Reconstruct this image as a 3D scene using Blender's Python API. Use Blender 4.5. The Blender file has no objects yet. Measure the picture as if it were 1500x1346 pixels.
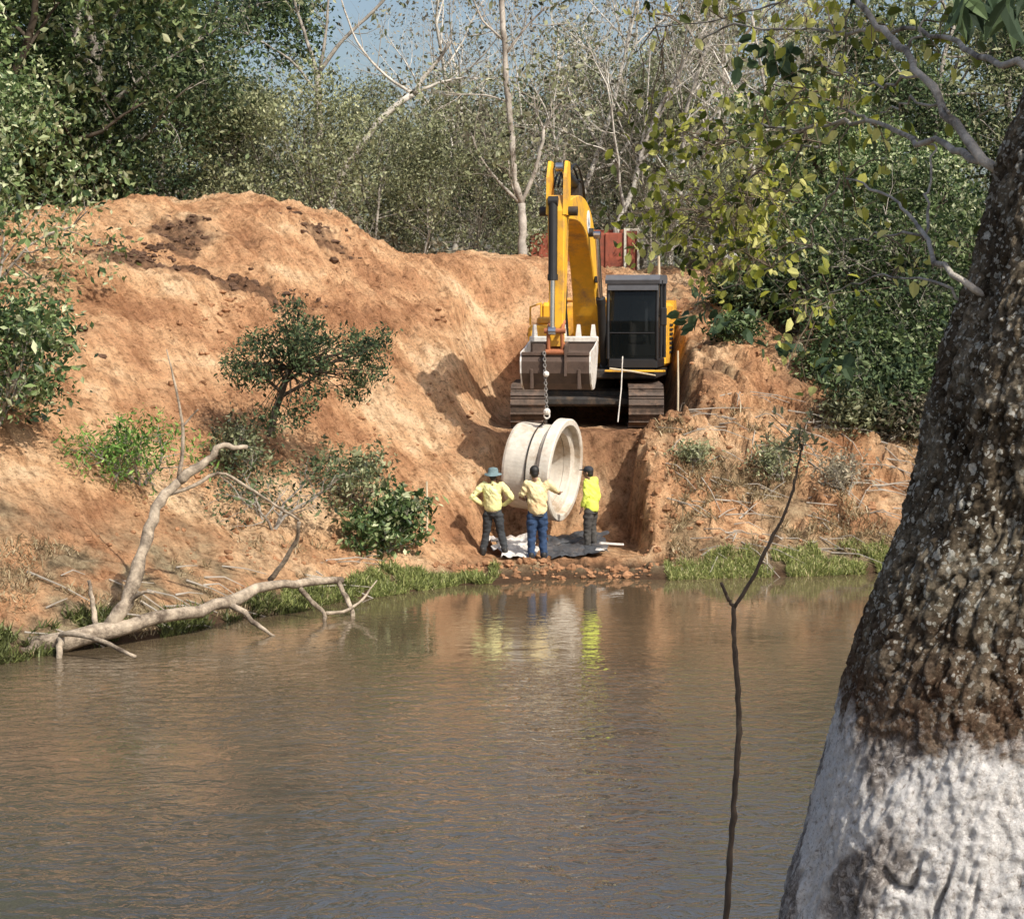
import bpy, math, random
import numpy as np
from mathutils import Vector, Matrix

SC = bpy.context.scene
COL = SC.collection
R = math.radians
random.seed(7)

# ------------------------------------------------------------------ camera
FPX, CAMZ = 2800.0, 4.5
PITCH = math.atan(200 / FPX)
cam_d = bpy.data.cameras.new('camera')
cam = bpy.data.objects.new('camera', cam_d)
COL.objects.link(cam)
cam.location = (0, 0, CAMZ)
cam.rotation_euler = (math.pi / 2 - PITCH, 0, 0)
cam_d.sensor_width = 36
cam_d.lens = 36 * FPX / 1500
cam_d.clip_start = 0.1
cam_d.clip_end = 3000
SC.camera = cam
cp, sp = math.cos(PITCH), math.sin(PITCH)

def at(px, py, Y):
    a = (px - 750) / FPX
    b = -(py - 673) / FPX
    dy = cp + b * sp
    dz = -sp + b * cp
    t = Y / dy
    return np.array([a * t, Y, CAMZ + dz * t])

# ------------------------------------------------------------------ world, sun
TO_SUN = Vector((0.58, -0.68, 0.90)).normalized()
w = bpy.data.worlds.new('World')
SC.world = w
w.use_nodes = True
nt = w.node_tree
bg = nt.nodes['Background']
sky = nt.nodes.new('ShaderNodeTexSky')
sky.sky_type = 'NISHITA'
sky.sun_disc = False
sky.sun_elevation = math.asin(TO_SUN.z)
sky.sun_rotation = math.atan2(TO_SUN.x, TO_SUN.y)
sky.air_density = 1.1
sky.dust_density = 4.0
nt.links.new(sky.outputs[0], bg.inputs[0])
bg.inputs[1].default_value = 0.15
ld = bpy.data.lights.new('sun', 'SUN')
ld.energy = 5.0
ld.angle = R(0.55)
ld.color = (1.0, 0.95, 0.86)
lo = bpy.data.objects.new('sun', ld)
COL.objects.link(lo)
lo.rotation_euler = TO_SUN.to_track_quat('Z', 'Y').to_euler()
SC.view_settings.view_transform = 'Standard'
SC.view_settings.look = 'None'
SC.view_settings.exposure = 0
SC.cycles.max_bounces = 4
SC.cycles.transparent_max_bounces = 8
SC.cycles.caustics_reflective = False
SC.cycles.caustics_refractive = False

# ------------------------------------------------------------------ noise
_rs = np.random.RandomState(3)
_perm = _rs.permutation(256)
_perm = np.concatenate([_perm, _perm, _perm])
_g = _rs.normal(size=(256, 3))
_g /= np.linalg.norm(_g, axis=1)[:, None]

def perlin(x, y, z=0.0):
    x = np.asarray(x, float); y = np.asarray(y, float); z = np.zeros_like(x) + z
    xi = np.floor(x).astype(int); yi = np.floor(y).astype(int); zi = np.floor(z).astype(int)
    xf, yf, zf = x - xi, y - yi, z - zi
    u, v, ww = [t * t * t * (t * (t * 6 - 15) + 10) for t in (xf, yf, zf)]
    res = 0
    for dx in (0, 1):
        for dy in (0, 1):
            for dz in (0, 1):
                h = _perm[_perm[_perm[(xi + dx) & 255] + ((yi + dy) & 255)] + ((zi + dz) & 255)]
                g = _g[h]
                d = g[..., 0] * (xf - dx) + g[..., 1] * (yf - dy) + g[..., 2] * (zf - dz)
                res = res + d * (u if dx else 1 - u) * (v if dy else 1 - v) * (ww if dz else 1 - ww)
    return res * 1.5

def fbm(x, y, z=0.0, o=4, lac=2.1, gain=0.5):
    s = 0; a = 1; f = 1
    for i in range(o):
        s = s + a * perlin(np.asarray(x) * f + i * 17.3, np.asarray(y) * f + i * 9.1, np.asarray(z) * f)
        a *= gain; f *= lac
    return s

def sstep(a, b, x):
    t = np.clip((x - a) / (b - a), 0, 1)
    return t * t * (3 - 2 * t)

# ------------------------------------------------------------------ materials
def new_mat(name):
    m = bpy.data.materials.new(name)
    m.use_nodes = True
    return m, m.node_tree.nodes, m.node_tree.links, m.node_tree.nodes['Principled BSDF']

def rgba(c): return (c[0], c[1], c[2], 1)

def noise_node(N, L, scale, detail=6, rough=0.6, vec=None, dist=0.0):
    n = N.new('ShaderNodeTexNoise')
    n.inputs['Scale'].default_value = scale
    n.inputs['Detail'].default_value = detail
    n.inputs['Roughness'].default_value = rough
    n.inputs['Distortion'].default_value = dist
    if vec is not None: L.new(vec, n.inputs['Vector'])
    return n

def ramp(N, L, fac, stops):
    r = N.new('ShaderNodeValToRGB')
    e = r.color_ramp.elements
    while len(e) > 1: e.remove(e[-1])
    e[0].position = stops[0][0]; e[0].color = rgba(stops[0][1])
    for p, c in stops[1:]:
        k = e.new(p); k.color = rgba(c)
    L.new(fac, r.inputs[0])
    return r

def mix(N, L, fac, a, b, mode='MIX'):
    m = N.new('ShaderNodeMix'); m.data_type = 'RGBA'; m.blend_type = mode
    for s, v in ((0, fac), (6, a), (7, b)):
        if hasattr(v, 'links') or hasattr(v, 'is_linked'): L.new(v, m.inputs[s])
        else: m.inputs[s].default_value = v if s == 0 else rgba(v)
    return m.outputs[2]

def coord(N, L, scale=(1, 1, 1), kind='Object', rot=(0, 0, 0)):
    t = N.new('ShaderNodeTexCoord'); mp = N.new('ShaderNodeMapping')
    mp.inputs['Scale'].default_value = scale
    mp.inputs['Rotation'].default_value = rot
    L.new(t.outputs[kind], mp.inputs[0])
    return mp.outputs[0]

def bump(N, L, h, strength, dist, nrm=None):
    b = N.new('ShaderNodeBump')
    b.inputs['Strength'].default_value = strength
    b.inputs['Distance'].default_value = dist
    L.new(h, b.inputs['Height'])
    if nrm is not None: L.new(nrm, b.inputs['Normal'])
    return b.outputs[0]

def simple(name, c, rough=0.6, metal=0.0, var=0.25, scale=6, dirt=None, dirt_amt=0.5, bmp=0.0, spec=0.5):
    """Painted, metal or cloth surface: base colour broken up by two noises, optional dirt."""
    m, N, L, P = new_mat(name)
    v = coord(N, L)
    n1 = noise_node(N, L, scale, 6, 0.65, v)
    a = tuple(max(0, k * (1 - var)) for k in c); b = tuple(min(1, k * (1 + var)) for k in c)
    col = ramp(N, L, n1.outputs[0], [(0.3, a), (0.7, b)]).outputs[0]
    if dirt:
        n2 = noise_node(N, L, scale * 0.45, 8, 0.75, v)
        f = ramp(N, L, n2.outputs[0], [(0.62 - 0.3 * dirt_amt, (0, 0, 0)), (0.75 - 0.2 * dirt_amt, (1, 1, 1))])
        col = mix(N, L, f.outputs[0], col, dirt)
    L.new(col, P.inputs['Base Color'])
    P.inputs['Roughness'].default_value = rough
    P.inputs['Metallic'].default_value = metal
    P.inputs['Specular IOR Level'].default_value = spec
    if bmp:
        n3 = noise_node(N, L, scale * 5, 5, 0.7, v)
        L.new(bump(N, L, n3.outputs[0], bmp, 0.02), P.inputs['Normal'])
    return m

def leaf_mat(name, stops, trans=0.35, rough=0.5, hue=0.12):
    """Leaf: colour from the per-leaf value 'lv', partly translucent."""
    m, N, L, P = new_mat(name)
    at_ = N.new('ShaderNodeAttribute'); at_.attribute_name = 'lv'
    oi = N.new('ShaderNodeObjectInfo')
    c = ramp(N, L, at_.outputs['Fac'], stops).outputs[0]
    hs = N.new('ShaderNodeHueSaturation')
    mr = N.new('ShaderNodeMapRange'); mr.inputs[3].default_value = 1 - hue * 2; mr.inputs[4].default_value = 1 + hue * 2
    L.new(oi.outputs['Random'], mr.inputs[0]); L.new(mr.outputs[0], hs.inputs['Value'])
    L.new(c, hs.inputs['Color'])
    L.new(hs.outputs[0], P.inputs['Base Color'])
    P.inputs['Roughness'].default_value = rough
    P.inputs['Specular IOR Level'].default_value = 0.35
    t = N.new('ShaderNodeBsdfTranslucent'); L.new(hs.outputs[0], t.inputs[0])
    ms = N.new('ShaderNodeMixShader'); ms.inputs[0].default_value = trans
    L.new(P.outputs[0], ms.inputs[1]); L.new(t.outputs[0], ms.inputs[2])
    L.new(ms.outputs[0], N['Material Output'].inputs[0])
    return m

M = {}
# ------------------------------------------------------------------ mesh builder
class MB:
    def __init__(s): s.v = []; s.f = []; s.n = 0; s.lv = []
    def add(s, verts, faces, lv=None):
        verts = np.asarray(verts, float).reshape(-1, 3)
        s.v.append(verts)
        if isinstance(faces, np.ndarray): faces = (faces + s.n).tolist()
        else: faces = [[i + s.n for i in f] for f in faces]
        s.f += faces
        s.lv.append(np.zeros(len(verts)) + (0.5 if lv is None else lv))
        s.n += len(verts)
        return s
    def box(s, lo, hi, T=None, bev=0.0):
        lo = np.array(lo, float); hi = np.array(hi, float)
        if bev <= 0:
            p = [[(lo, hi)[i][0], (lo, hi)[j][1], (lo, hi)[k][2]] for i in (0, 1) for j in (0, 1) for k in (0, 1)]
            f = [[0, 1, 3, 2], [4, 6, 7, 5], [0, 4, 5, 1], [2, 3, 7, 6], [0, 2, 6, 4], [1, 5, 7, 3]]
        else:
            b = min(bev, 0.45 * min(hi - lo)); p = []; idx = {}
            for i in (0, 1):
                for j in (0, 1):
                    for k in (0, 1):
                        c = np.array([(lo, hi)[i][0], (lo, hi)[j][1], (lo, hi)[k][2]])
                        sg = np.array([1 - 2 * i, 1 - 2 * j, 1 - 2 * k])
                        for a in range(3):
                            q = c + sg * b; q[a] = c[a]
                            idx[(i, j, k, a)] = len(p); p.append(q)
            f = []
            for a in range(3):
                o = [x for x in range(3) if x != a]
                for sd in (0, 1):
                    q = []
                    for (m_, n_) in ((0, 0), (1, 0), (1, 1), (0, 1)):
                        t = [0, 0, 0]; t[a] = sd; t[o[0]] = m_; t[o[1]] = n_
                        q.append(idx[tuple(t) + (a,)])
                    f.append(q)
                for (m_, n_) in ((0, 0), (1, 0), (1, 1), (0, 1)):
                    q = []
                    t = [0, 0, 0]; t[o[0]] = m_; t[o[1]] = n_
                    t0 = list(t); t1 = list(t); t0[a] = 0; t1[a] = 1
                    f.append([idx[tuple(t0) + (o[0],)], idx[tuple(t1) + (o[0],)], idx[tuple(t1) + (o[1],)], idx[tuple(t0) + (o[1],)]])
            for i in (0, 1):
                for j in (0, 1):
                    for k in (0, 1):
                        f.append([idx[(i, j, k, 0)], idx[(i, j, k, 1)], idx[(i, j, k, 2)]])
        p = np.array(p)
        if T is not None: p = T(p)
        return s.add(p, f)
    def prism(s, poly, a0, a1, T):
        """poly in (u,w), extruded along lx from a0 to a1; T maps (lx,u,w) to world."""
        n = len(poly)
        p = [(a0, q[0], q[1]) for q in poly] + [(a1, q[0], q[1]) for q in poly]
        f = [list(range(n))[::-1], list(range(n, 2 * n))]
        for i in range(n):
            j = (i + 1) % n
            f.append([i, j, n + j, n + i])
        return s.add(T(np.array(p, float)), f)
    def tube(s, pts, rad, k=8, cap=True, lump=0.0, seed=0, lv=None, prof=None):
        pts = np.array(pts, float); n = len(pts)
        rad = np.zeros(n) + np.array(rad, float)
        tg = np.zeros_like(pts); tg[1:-1] = pts[2:] - pts[:-2]; tg[0] = pts[1] - pts[0]; tg[-1] = pts[-1] - pts[-2]
        tg /= np.linalg.norm(tg, axis=1)[:, None] + 1e-9
        ref = np.array([0, 0, 1.0]) if abs(tg[0][2]) < 0.9 else np.array([1.0, 0, 0])
        a = np.cross(ref, tg[0]); a /= np.linalg.norm(a)
        an = np.arange(k) * 2 * math.pi / k
        V = []
        for i in range(n):
            a = a - tg[i] * np.dot(a, tg[i]); a /= np.linalg.norm(a) + 1e-9
            b = np.cross(tg[i], a)
            V.append(pts[i] + rad[i] * (np.cos(an)[:, None] * a + np.sin(an)[:, None] * b))
        V = np.array(V)
        if lump:
            c = pts[:, None, :]; d = V - c
            q = V * (0.6 / (rad.max() + 1e-6)) * 0.5 + seed * 3.7
            V = c + d * (1 + lump * fbm(q[..., 0], q[..., 1], q[..., 2], 3))[..., None]
        V = V.reshape(-1, 3)
        i = np.arange(n - 1)[:, None] * k; j = np.arange(k)[None, :]; j2 = (j + 1) % k
        F = np.stack([i + j, i + j2, i + k + j2, i + k + j], -1).reshape(-1, 4).tolist()
        if cap: F += [list(range(k))[::-1], list(range((n - 1) * k, n * k))]
        return s.add(V, F, lv)
    def cyl(s, a, b, r0, r1=None, k=20): return s.tube([a, b], [r0, r0 if r1 is None else r1], k)
    def ball(s, c, r, k=12, seed=None, amp=0.0, T=None):
        c = np.array(c, float); r = np.zeros(3) + np.array(r, float)
        th = np.linspace(0, math.pi, k // 2 + 1)[1:-1]; ph = np.arange(k) * 2 * math.pi / k
        P_ = [[0, 0, 1]] + [[math.sin(t) * math.cos(p), math.sin(t) * math.sin(p), math.cos(t)] for t in th for p in ph] + [[0, 0, -1]]
        P_ = np.array(P_)
        if amp:
            q = P_ * 1.3 + seed * 5.1
            P_ = P_ * (1 + amp * fbm(q[:, 0], q[:, 1], q[:, 2], 3))[:, None]
        V = P_ * r
        if T is not None: V = T(V)
        V = V + c
        F = [[0, 1 + j, 1 + (j + 1) % k] for j in range(k)]
        m_ = len(th)
        for i in range(m_ - 1):
            F += [[1 + i * k + j, 1 + (i + 1) * k + j, 1 + (i + 1) * k + (j + 1) % k, 1 + i * k + (j + 1) % k] for j in range(k)]
        e = 1 + m_ * k
        F += [[e, 1 + (m_ - 1) * k + (j + 1) % k, 1 + (m_ - 1) * k + j] for j in range(k)]
        return s.add(V, F)
    def leaves(s, C, size, rng, lv, aspect=0.5, up=0.4, shape=4, fold=0.25, droop=0.0):
        """Leaves at the points C: rhombs (shape 4) or folded six-point blades (shape 6)."""
        n = len(C); C = np.asarray(C)
        size = np.zeros(n) + size
        d = rng.normal(size=(n, 3)); d[:, 2] -= droop; d /= np.linalg.norm(d, axis=1)[:, None]
        nn = rng.normal(size=(n, 3)); nn[:, 2] += up * 2.0
        sd = np.cross(d, nn); sd /= np.linalg.norm(sd, axis=1)[:, None] + 1e-9
        nr = np.cross(sd, d)
        L_ = size[:, None]; W_ = L_ * aspect * 0.5
        lv = np.zeros(n) + lv
        if shape == 4:
            V = np.stack([C - d * L_ * .5, C + sd * W_ + nr * W_ * fold, C + d * L_ * .5, C - sd * W_ + nr * W_ * fold], 1)
            F = (np.arange(n) * 4)[:, None] + np.array([[0, 1, 2, 3]])
            return s.add(V.reshape(-1, 3), F, np.repeat(lv, 4))
        b = C
        V = np.stack([b, b + d * L_ * .3 + sd * W_ + nr * W_ * fold, b + d * L_ * .7 + sd * W_ * .85 + nr * W_ * (fold - .1),
                      b + d * L_ - nr * L_ * .12, b + d * L_ * .7 - sd * W_ * .85 + nr * W_ * (fold - .1),
                      b + d * L_ * .3 - sd * W_ + nr * W_ * fold, b + d * L_ * .3, b + d * L_ * .7 - nr * L_ * .03], 1)
        q = np.array([[0, 6, 1], [0, 5, 6], [3, 2, 7], [3, 7, 4]]); q4 = np.array([[1, 6, 7, 2], [6, 5, 4, 7]])
        o = (np.arange(n) * 8)
        F = (o[:, None, None] + q).reshape(-1, 3).tolist() + (o[:, None, None] + q4).reshape(-1, 4).tolist()
        return s.add(V.reshape(-1, 3), F, np.repeat(lv, 8))
    def build(s, name, mat, parent=None, off=None, smooth=False, attr=False):
        V = np.concatenate(s.v)
        if off is None and parent is not None:
            r = parent
            while r.parent: r = r.parent
            off = np.array(r.location)
        if off is not None: V = V - np.array(off)
        me = bpy.data.meshes.new(name)
        me.from_pydata(V.tolist(), [], s.f)
        if attr:
            a_ = me.attributes.new('lv', 'FLOAT', 'POINT')
            a_.data.foreach_set('value', np.concatenate(s.lv).astype(np.float32))
        me.materials.append(mat)
        if smooth: me.polygons.foreach_set('use_smooth', [True] * len(me.polygons))
        me.update()
        o = bpy.data.objects.new(name, me)
        COL.objects.link(o)
        if parent is not None: o.parent = parent
        return o

def thing(name, label, cat, loc, group=None):
    o = bpy.data.objects.new(name, None)
    COL.objects.link(o)
    o.empty_display_size = 0.3
    o.location = loc
    return tag(o, label, cat, group)

def tag(o, label=None, cat=None, group=None, kind=None):
    if label: o['label'] = label
    if cat: o['category'] = cat
    if group: o['group'] = group
    if kind: o['kind'] = kind
    return o

def copy_tree(o, parent=None):
    kids = list(o.children)
    c = o.copy(); COL.objects.link(c); c.parent = parent
    for ch in kids: copy_tree(ch, c)
    return c

# ------------------------------------------------------------------ terrain
SHORE = [(-60, 14), (-30, 18), (-14, 21.5), (-6.7, 25.1), (-5.0, 27.2), (-3.4, 29.6), (-2.1, 31.4), (0, 32.8), (2.6, 33.3), (6.6, 34.2), (14, 36), (30, 38), (60, 40)]
def shore(x): return np.interp(x, [p[0] for p in SHORE], [p[1] for p in SHORE])
CP = []
def c(px, py, Y): CP.append(at(px, py, Y))
for q in [(-150, 900, 25.5), (-150, 700, 28), (-150, 560, 31), (-150, 400, 37), (-150, 330, 43), (-150, 350, 50),
          (0, 905, 26.2), (0, 700, 29.3), (0, 600, 31.5), (60, 480, 35), (60, 390, 38.5), (60, 330, 42), (100, 309, 44.5), (100, 345, 48),
          (150, 830, 28.3), (150, 700, 30.8), (150, 560, 34), (170, 440, 37.5), (180, 350, 41.5), (180, 305, 44.5), (225, 293, 45),
          (300, 842, 30), (300, 700, 32.8), (300, 560, 35.8), (300, 470, 38), (300, 420, 39.5), (290, 360, 42), (275, 302, 45), (340, 287, 45), (400, 292, 45),
          (330, 330, 49), (410, 340, 42.8), (440, 311, 45), (500, 326, 45.3), (500, 360, 49),
          (500, 810, 33.0), (500, 700, 35), (500, 560, 38), (500, 440, 41.3), (500, 370, 43.5), (545, 345, 45.5), (580, 376, 46), (640, 379, 46), (640, 395, 50),
          (640, 810, 34), (650, 730, 36), (640, 620, 38.2), (650, 540, 40.2), (650, 450, 43.2), (700, 378, 46.3), (770, 380, 46.3), (700, 560, 39.8), (740, 480, 43), (830, 396, 46.3), (890, 425, 46), (950, 432, 46),
          (710, 825, 34.3), (830, 838, 34.2), (950, 835, 34.4), (830, 640, 39), (900, 640, 39),
          (960, 760, 35.4), (960, 700, 36.2), (965, 620, 38), (985, 560, 39.5), (1000, 500, 42), (990, 440, 45), (1050, 427, 46.5), (1120, 405, 47), (1180, 376, 47.5),
          (1100, 780, 35), (1100, 690, 36.6), (1100, 600, 38.3), (1100, 500, 41.2), (1200, 400, 46.5),
          (1250, 765, 35.6), (1250, 650, 37.8), (1250, 560, 39.8), (1260, 450, 43.5), (1280, 380, 47.5),
          (1450, 750, 36.5), (1450, 600, 39.5), (1450, 450, 44), (1450, 400, 48), (1650, 700, 38), (1650, 500, 43), (1650, 420, 49)]: c(*q)
for x in (-16, -10, -4, 2, 8, 14, 20): CP.append(np.array([x, 56, 5.6 if x < 1 else 5.3]))
for x in (-14, -10, -6.7, -5, -3.4, -2.1, 0, 2.6, 5, 8, 12, 16): CP.append(np.array([x, float(shore(x)), 0.0])); CP.append(np.array([x, float(shore(x)) - 1.5, -0.9]))
CP = np.array(CP)
def _phi(r2): return 0.5 * r2 * np.log(r2 + 1e-9)
_n = len(CP)
_K = _phi(((CP[:, None, :2] - CP[None, :, :2]) ** 2).sum(-1)) + np.eye(_n) * 0.15
_P = np.c_[np.ones(_n), CP[:, :2]]
_A = np.block([[_K, _P], [_P.T, np.zeros((3, 3))]])
_w = np.linalg.solve(_A, np.r_[CP[:, 2], np.zeros(3)])

def height_base(x, y):
    x = np.asarray(x, float); y = np.asarray(y, float)
    xc = np.clip(x, -17, 20); yc = np.clip(y, 24, 56)
    sh = x.shape; xf, yf = xc.ravel(), yc.ravel()
    out = np.zeros(len(xf))
    for i in range(0, len(xf), 20000):
        a, b = xf[i:i + 20000], yf[i:i + 20000]
        r2 = (a[:, None] - CP[None, :, 0]) ** 2 + (b[:, None] - CP[None, :, 1]) ** 2
        out[i:i + 20000] = _phi(r2) @ _w[:_n] + _w[_n] + _w[_n + 1] * a + _w[_n + 2] * b
    h = out.reshape(sh)
    s = shore(x); d = y - s
    gen = np.clip(d * 0.35, -1.6, 5.6)
    k = np.maximum(sstep(15, 20, np.abs(x)), 1 - sstep(23, 25.5, y))
    k = np.where(d < -1.5, 1, k)
    h = h * (1 - k) + gen * k
    h = np.where(y > 56, h + (y - 56) * 0.01, h)
    # near bank, on which the photographer and the whitewashed tree stand
    near = 2.75 - np.clip(y - 5.2, 0, 20) * 0.72
    h = np.maximum(h, np.maximum(near, -1.6)) if np.ndim(h) else max(h, near, -1.6)
    return h

GULP = [(at(px, py, Y)[0], Y, r_, d_) for px, py, Y, r_, d_ in ((1012, 592, 38.7, .16, .34), (1030, 612, 38.2, .18, .38), (1048, 640, 37.7, .18, .40), (1066, 668, 37.2, .18, .40), (1082, 690, 36.8, .20, .42), (1094, 712, 36.4, .18, .34), (1108, 735, 36.0, .15, .2), (1140, 480, 42, .5, .5), (1175, 430, 44, .7, .9), (1165, 455, 43, .55, .7), (975, 660, 37.0, .12, .3), (1130, 790, 34.9, .12, .2), (1020, 795, 34.8, .1, .2))]
def pit_mask(x, y):
    n = 0.18 * fbm(x * 1.3, y * 1.3, 4.2, 3)
    left = sstep(-1.0, -0.45, x + n - (y - 35) * 0.12)
    right = 1 - sstep(2.36, 2.62, x + n + (y - 35) * 0.02)
    back = 1 - sstep(37.3, 38.8, y + n * 1.5 + np.abs(x - 0.7) * 0.12)
    front = sstep(33.7, 34.4, y + n)
    return left * right * back * front

def height(x, y, detail=True):
    x = np.asarray(x, float); y = np.asarray(y, float)
    h = height_base(x, y)
    s = shore(x); d = y - s
    land = sstep(0.1, 1.2, d) * (y > 12)
    if detail:
        fine = (1 - sstep(17, 25, np.abs(x))) * (1 - sstep(50, 56, y))
        h = h + land * (0.16 * fbm(x * .55, y * .55, 1.1, 4) + 0.0)
        # erosion runnels down the spoil heap
        u = x * 0.83 + y * 0.56; v = -x * 0.56 + y * 0.83
        h = h + land * fine * (0.13 * fbm(u * 2.1, v * 0.28, 2.0, 4, gain=.6) + .05 * np.abs(fbm(u * 5.5, v * 0.5, 6.0, 3, gain=.6))) * sstep(34, 37, y)
        rough = sstep(-0.1, 0.35, fbm(x * .35 + 5, y * .35, 7.7, 3)) * 0.7 + 0.3
        rough = np.where(x > 2.4, np.maximum(rough, 0.85), rough)
        b = 1 - np.abs(fbm(x * 2.2, y * 2.2, 3.3, 4)) * 1.6
        h = h + land * fine * rough * (0.11 * (b - 0.5) + 0.055 * fbm(x * 6, y * 6, 5.0, 3, gain=.65))
        # undercut ledges on the right bank
        r_ = sstep(2.6, 3.2, x) * (1 - sstep(9, 11, x)) * land * (1 - .75 * sstep(39.5, 41.5, y))
        st = fbm(x * .8 + 3, y * .8, 9.0, 2)
        t = (h * 1.7 + st * 1.6 + (x - y * .5) * .35); fr = t - np.floor(t)
        h = h + r_ * 0.34 * (sstep(0.3, 0.7, fr) - fr)
        for g_ in GULP:
            h = h - g_[3] * np.exp(-(((x - g_[0]) / g_[2]) ** 2 + ((y - g_[1]) / (g_[2] * 1.1)) ** 2)) * (1 + .6 * b) * .7
    # working platform cut for the excavator
    k = sstep(-1.5, -0.2, x + .12 * fbm(x * 1.5, y * 1.5, 3, 2)) * (1 - sstep(3.2, 3.9, x)) * sstep(38.2, 38.7, y) * (1 - sstep(42.4, 46.0, y))
    plat = 2.3 + (0.04 * fbm(x * 3, y * 3, 0, 3) if detail else 0)
    h = h * (1 - k) + plat * k
    pm = pit_mask(x, y)
    floor = 0.22 + (0.06 * fbm(x * 2.5, y * 2.5, 8, 3) if detail else 0)
    h = h * (1 - pm) + np.minimum(h, floor) * pm
    # little lip of clods between the pit and the water
    lip = np.exp(-((y - 33.75) / 0.28) ** 2) * sstep(-0.7, -0.2, x) * (1 - sstep(2.6, 3.0, x))
    h = h + lip * (0.13 + (0.16 * np.abs(fbm(x * 3, y * 3, 6, 3)) if detail else 0.05))
    return h

def hz(x, y): return float(height(np.array([x]), np.array([y]))[0])

def axis(fine0, fine1, step, lo, hi):
    a = list(np.arange(fine0, fine1, step))
    g = step
    l = []; x_ = fine0
    while x_ > lo: g *= 1.18; x_ -= g; l.append(x_)
    g = step; r = []; x_ = a[-1]
    while x_ < hi: g *= 1.18; x_ += g; r.append(x_)
    return np.array(l[::-1] + a + r)

xs = axis(-11, 12.5, 0.062, -900, 900)
ys = axis(25, 48.5, 0.062, -300, 1500)
X, Yg = np.meshgrid(xs, ys)
Z = height(X, Yg)
me = bpy.data.meshes.new('ground')
nx, ny = len(xs), len(ys)
i = np.arange(ny - 1)[:, None] * nx; j = np.arange(nx - 1)[None, :]
F = np.stack([i + j, i + j + 1, i + nx + j + 1, i + nx + j], -1).reshape(-1, 4)
me.vertices.add(nx * ny)
me.vertices.foreach_set('co', np.stack([X, Yg, Z], -1).astype(np.float32).ravel())
me.loops.add(F.size); me.loops.foreach_set('vertex_index', F.ravel().astype(np.int32))
me.polygons.add(len(F)); me.polygons.foreach_set('loop_start', np.arange(0, F.size, 4, dtype=np.int32))
me.polygons.foreach_set('use_smooth', np.ones(len(F), bool))
me.update(calc_edges=True)
# soil masks: r humus clods, painted pit wall shade and other dark tone, g dry weeds, b damp
def blob(px, py, Y, rx, ry):
    p = at(px, py, Y)
    return np.exp(-(((X - p[0]) / rx) ** 2 + ((Yg - p[1]) / ry) ** 2))
nz = fbm(X * 1.6, Yg * 1.6, 2.2, 4)
dk = (blob(270, 350, 42.3, 0.9, 1.0) + blob(210, 400, 40, 1.7, 0.55) + blob(330, 405, 40, 1.9, 0.6) + 0.6 * blob(470, 370, 43.5, 1.0, 0.9))
dk = np.clip(sstep(0.35, 0.75, dk + nz * 0.55), 0, 1) * 0.85
rb = sstep(2.6, 3.1, X) * (1 - sstep(46, 48, Yg))
dk = np.maximum(dk, rb * sstep(0.25, 0.8, fbm(X * 1.1 + 9, Yg * 1.1, 5, 4)) * 0.7)
dk = np.maximum(dk, 0.8 * pit_mask(X, Yg) * (Z > 0.5) * sstep(1.3, 2.3, X))  # shadow on the right pit wall, painted into the soil colour
dk = np.maximum(dk, np.exp(-((X - 1.9) / 2.2) ** 4 - ((Yg - 38.8) / 1.0) ** 2) * 0.55)  # darker band along the front of the platform
d_ = Yg - shore(X)
gr = np.clip(sstep(1.4, 0.5, d_) + sstep(-2.5, -5.5, X) * sstep(5.5, 2.5, d_) * (0.55 + nz), 0, 1)
gr = np.maximum(gr, rb * sstep(0.0, 0.5, fbm(X * .7, Yg * .7, 3, 3)) * 0.75)
gr = np.maximum(gr, sstep(48.5, 51, Yg)); gr = np.maximum(gr, (Yg < 15) * 1.0)
gr = np.maximum(gr, sstep(-0.35, 0.1, d_ - 3 + nz * 2) * 0)
wt = sstep(0.28, 0.04, Z) * (Yg > 15)
ca = me.attributes.new('soil', 'FLOAT_COLOR', 'POINT')
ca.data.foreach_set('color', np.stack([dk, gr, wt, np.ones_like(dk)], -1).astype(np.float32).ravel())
ground = bpy.data.objects.new('ground', me); COL.objects.link(ground)
tag(ground, kind='structure')

m, N, L, P = new_mat('soil')
a_ = N.new('ShaderNodeAttribute'); a_.attribute_name = 'soil'
sep = N.new('ShaderNodeSeparateColor'); L.new(a_.outputs['Color'], sep.inputs[0])
v = coord(N, L)
n1 = noise_node(N, L, 0.55, 8, 0.62, v, 0.4)
n2 = noise_node(N, L, 5.5, 8, 0.7, v)
vr0 = coord(N, L, (1, 1, 1), rot=(0, 0, R(-34)))
vm_ = N.new('ShaderNodeVectorMath'); vm_.operation = 'MULTIPLY'; vm_.inputs[1].default_value = (1.6, .22, .22); L.new(vr0, vm_.inputs[0]); vs = vm_.outputs[0]
n3 = noise_node(N, L, 4.2, 8, 0.7, vs)
base = ramp(N, L, n1.outputs[0], [(0.33, (0.34, 0.18, 0.10)), (0.44, (0.50, 0.29, 0.165)), (0.54, (0.62, 0.40, 0.24)), (0.66, (0.74, 0.55, 0.37))]).outputs[0]
base = mix(N, L, 1.0, base, (1.12, 1.06, 0.98), 'MULTIPLY')
st = ramp(N, L, n3.outputs[0], [(0.36, (0.62, 0.55, 0.49)), (0.5, (1, 1, 1)), (0.64, (1.2, 1.24, 1.26))]).outputs[0]
base = mix(N, L, 0.8, base, st, 'MULTIPLY')
sp_ = ramp(N, L, n2.outputs[0], [(0.34, (0.45, 0.40, 0.36)), (0.48, (1, 1, 1)), (0.7, (1.15, 1.12, 1.1))]).outputs[0]
base = mix(N, L, 0.9, base, sp_, 'MULTIPLY')
n5 = noise_node(N, L, 17, 6, 0.75, v, .3)
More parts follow.
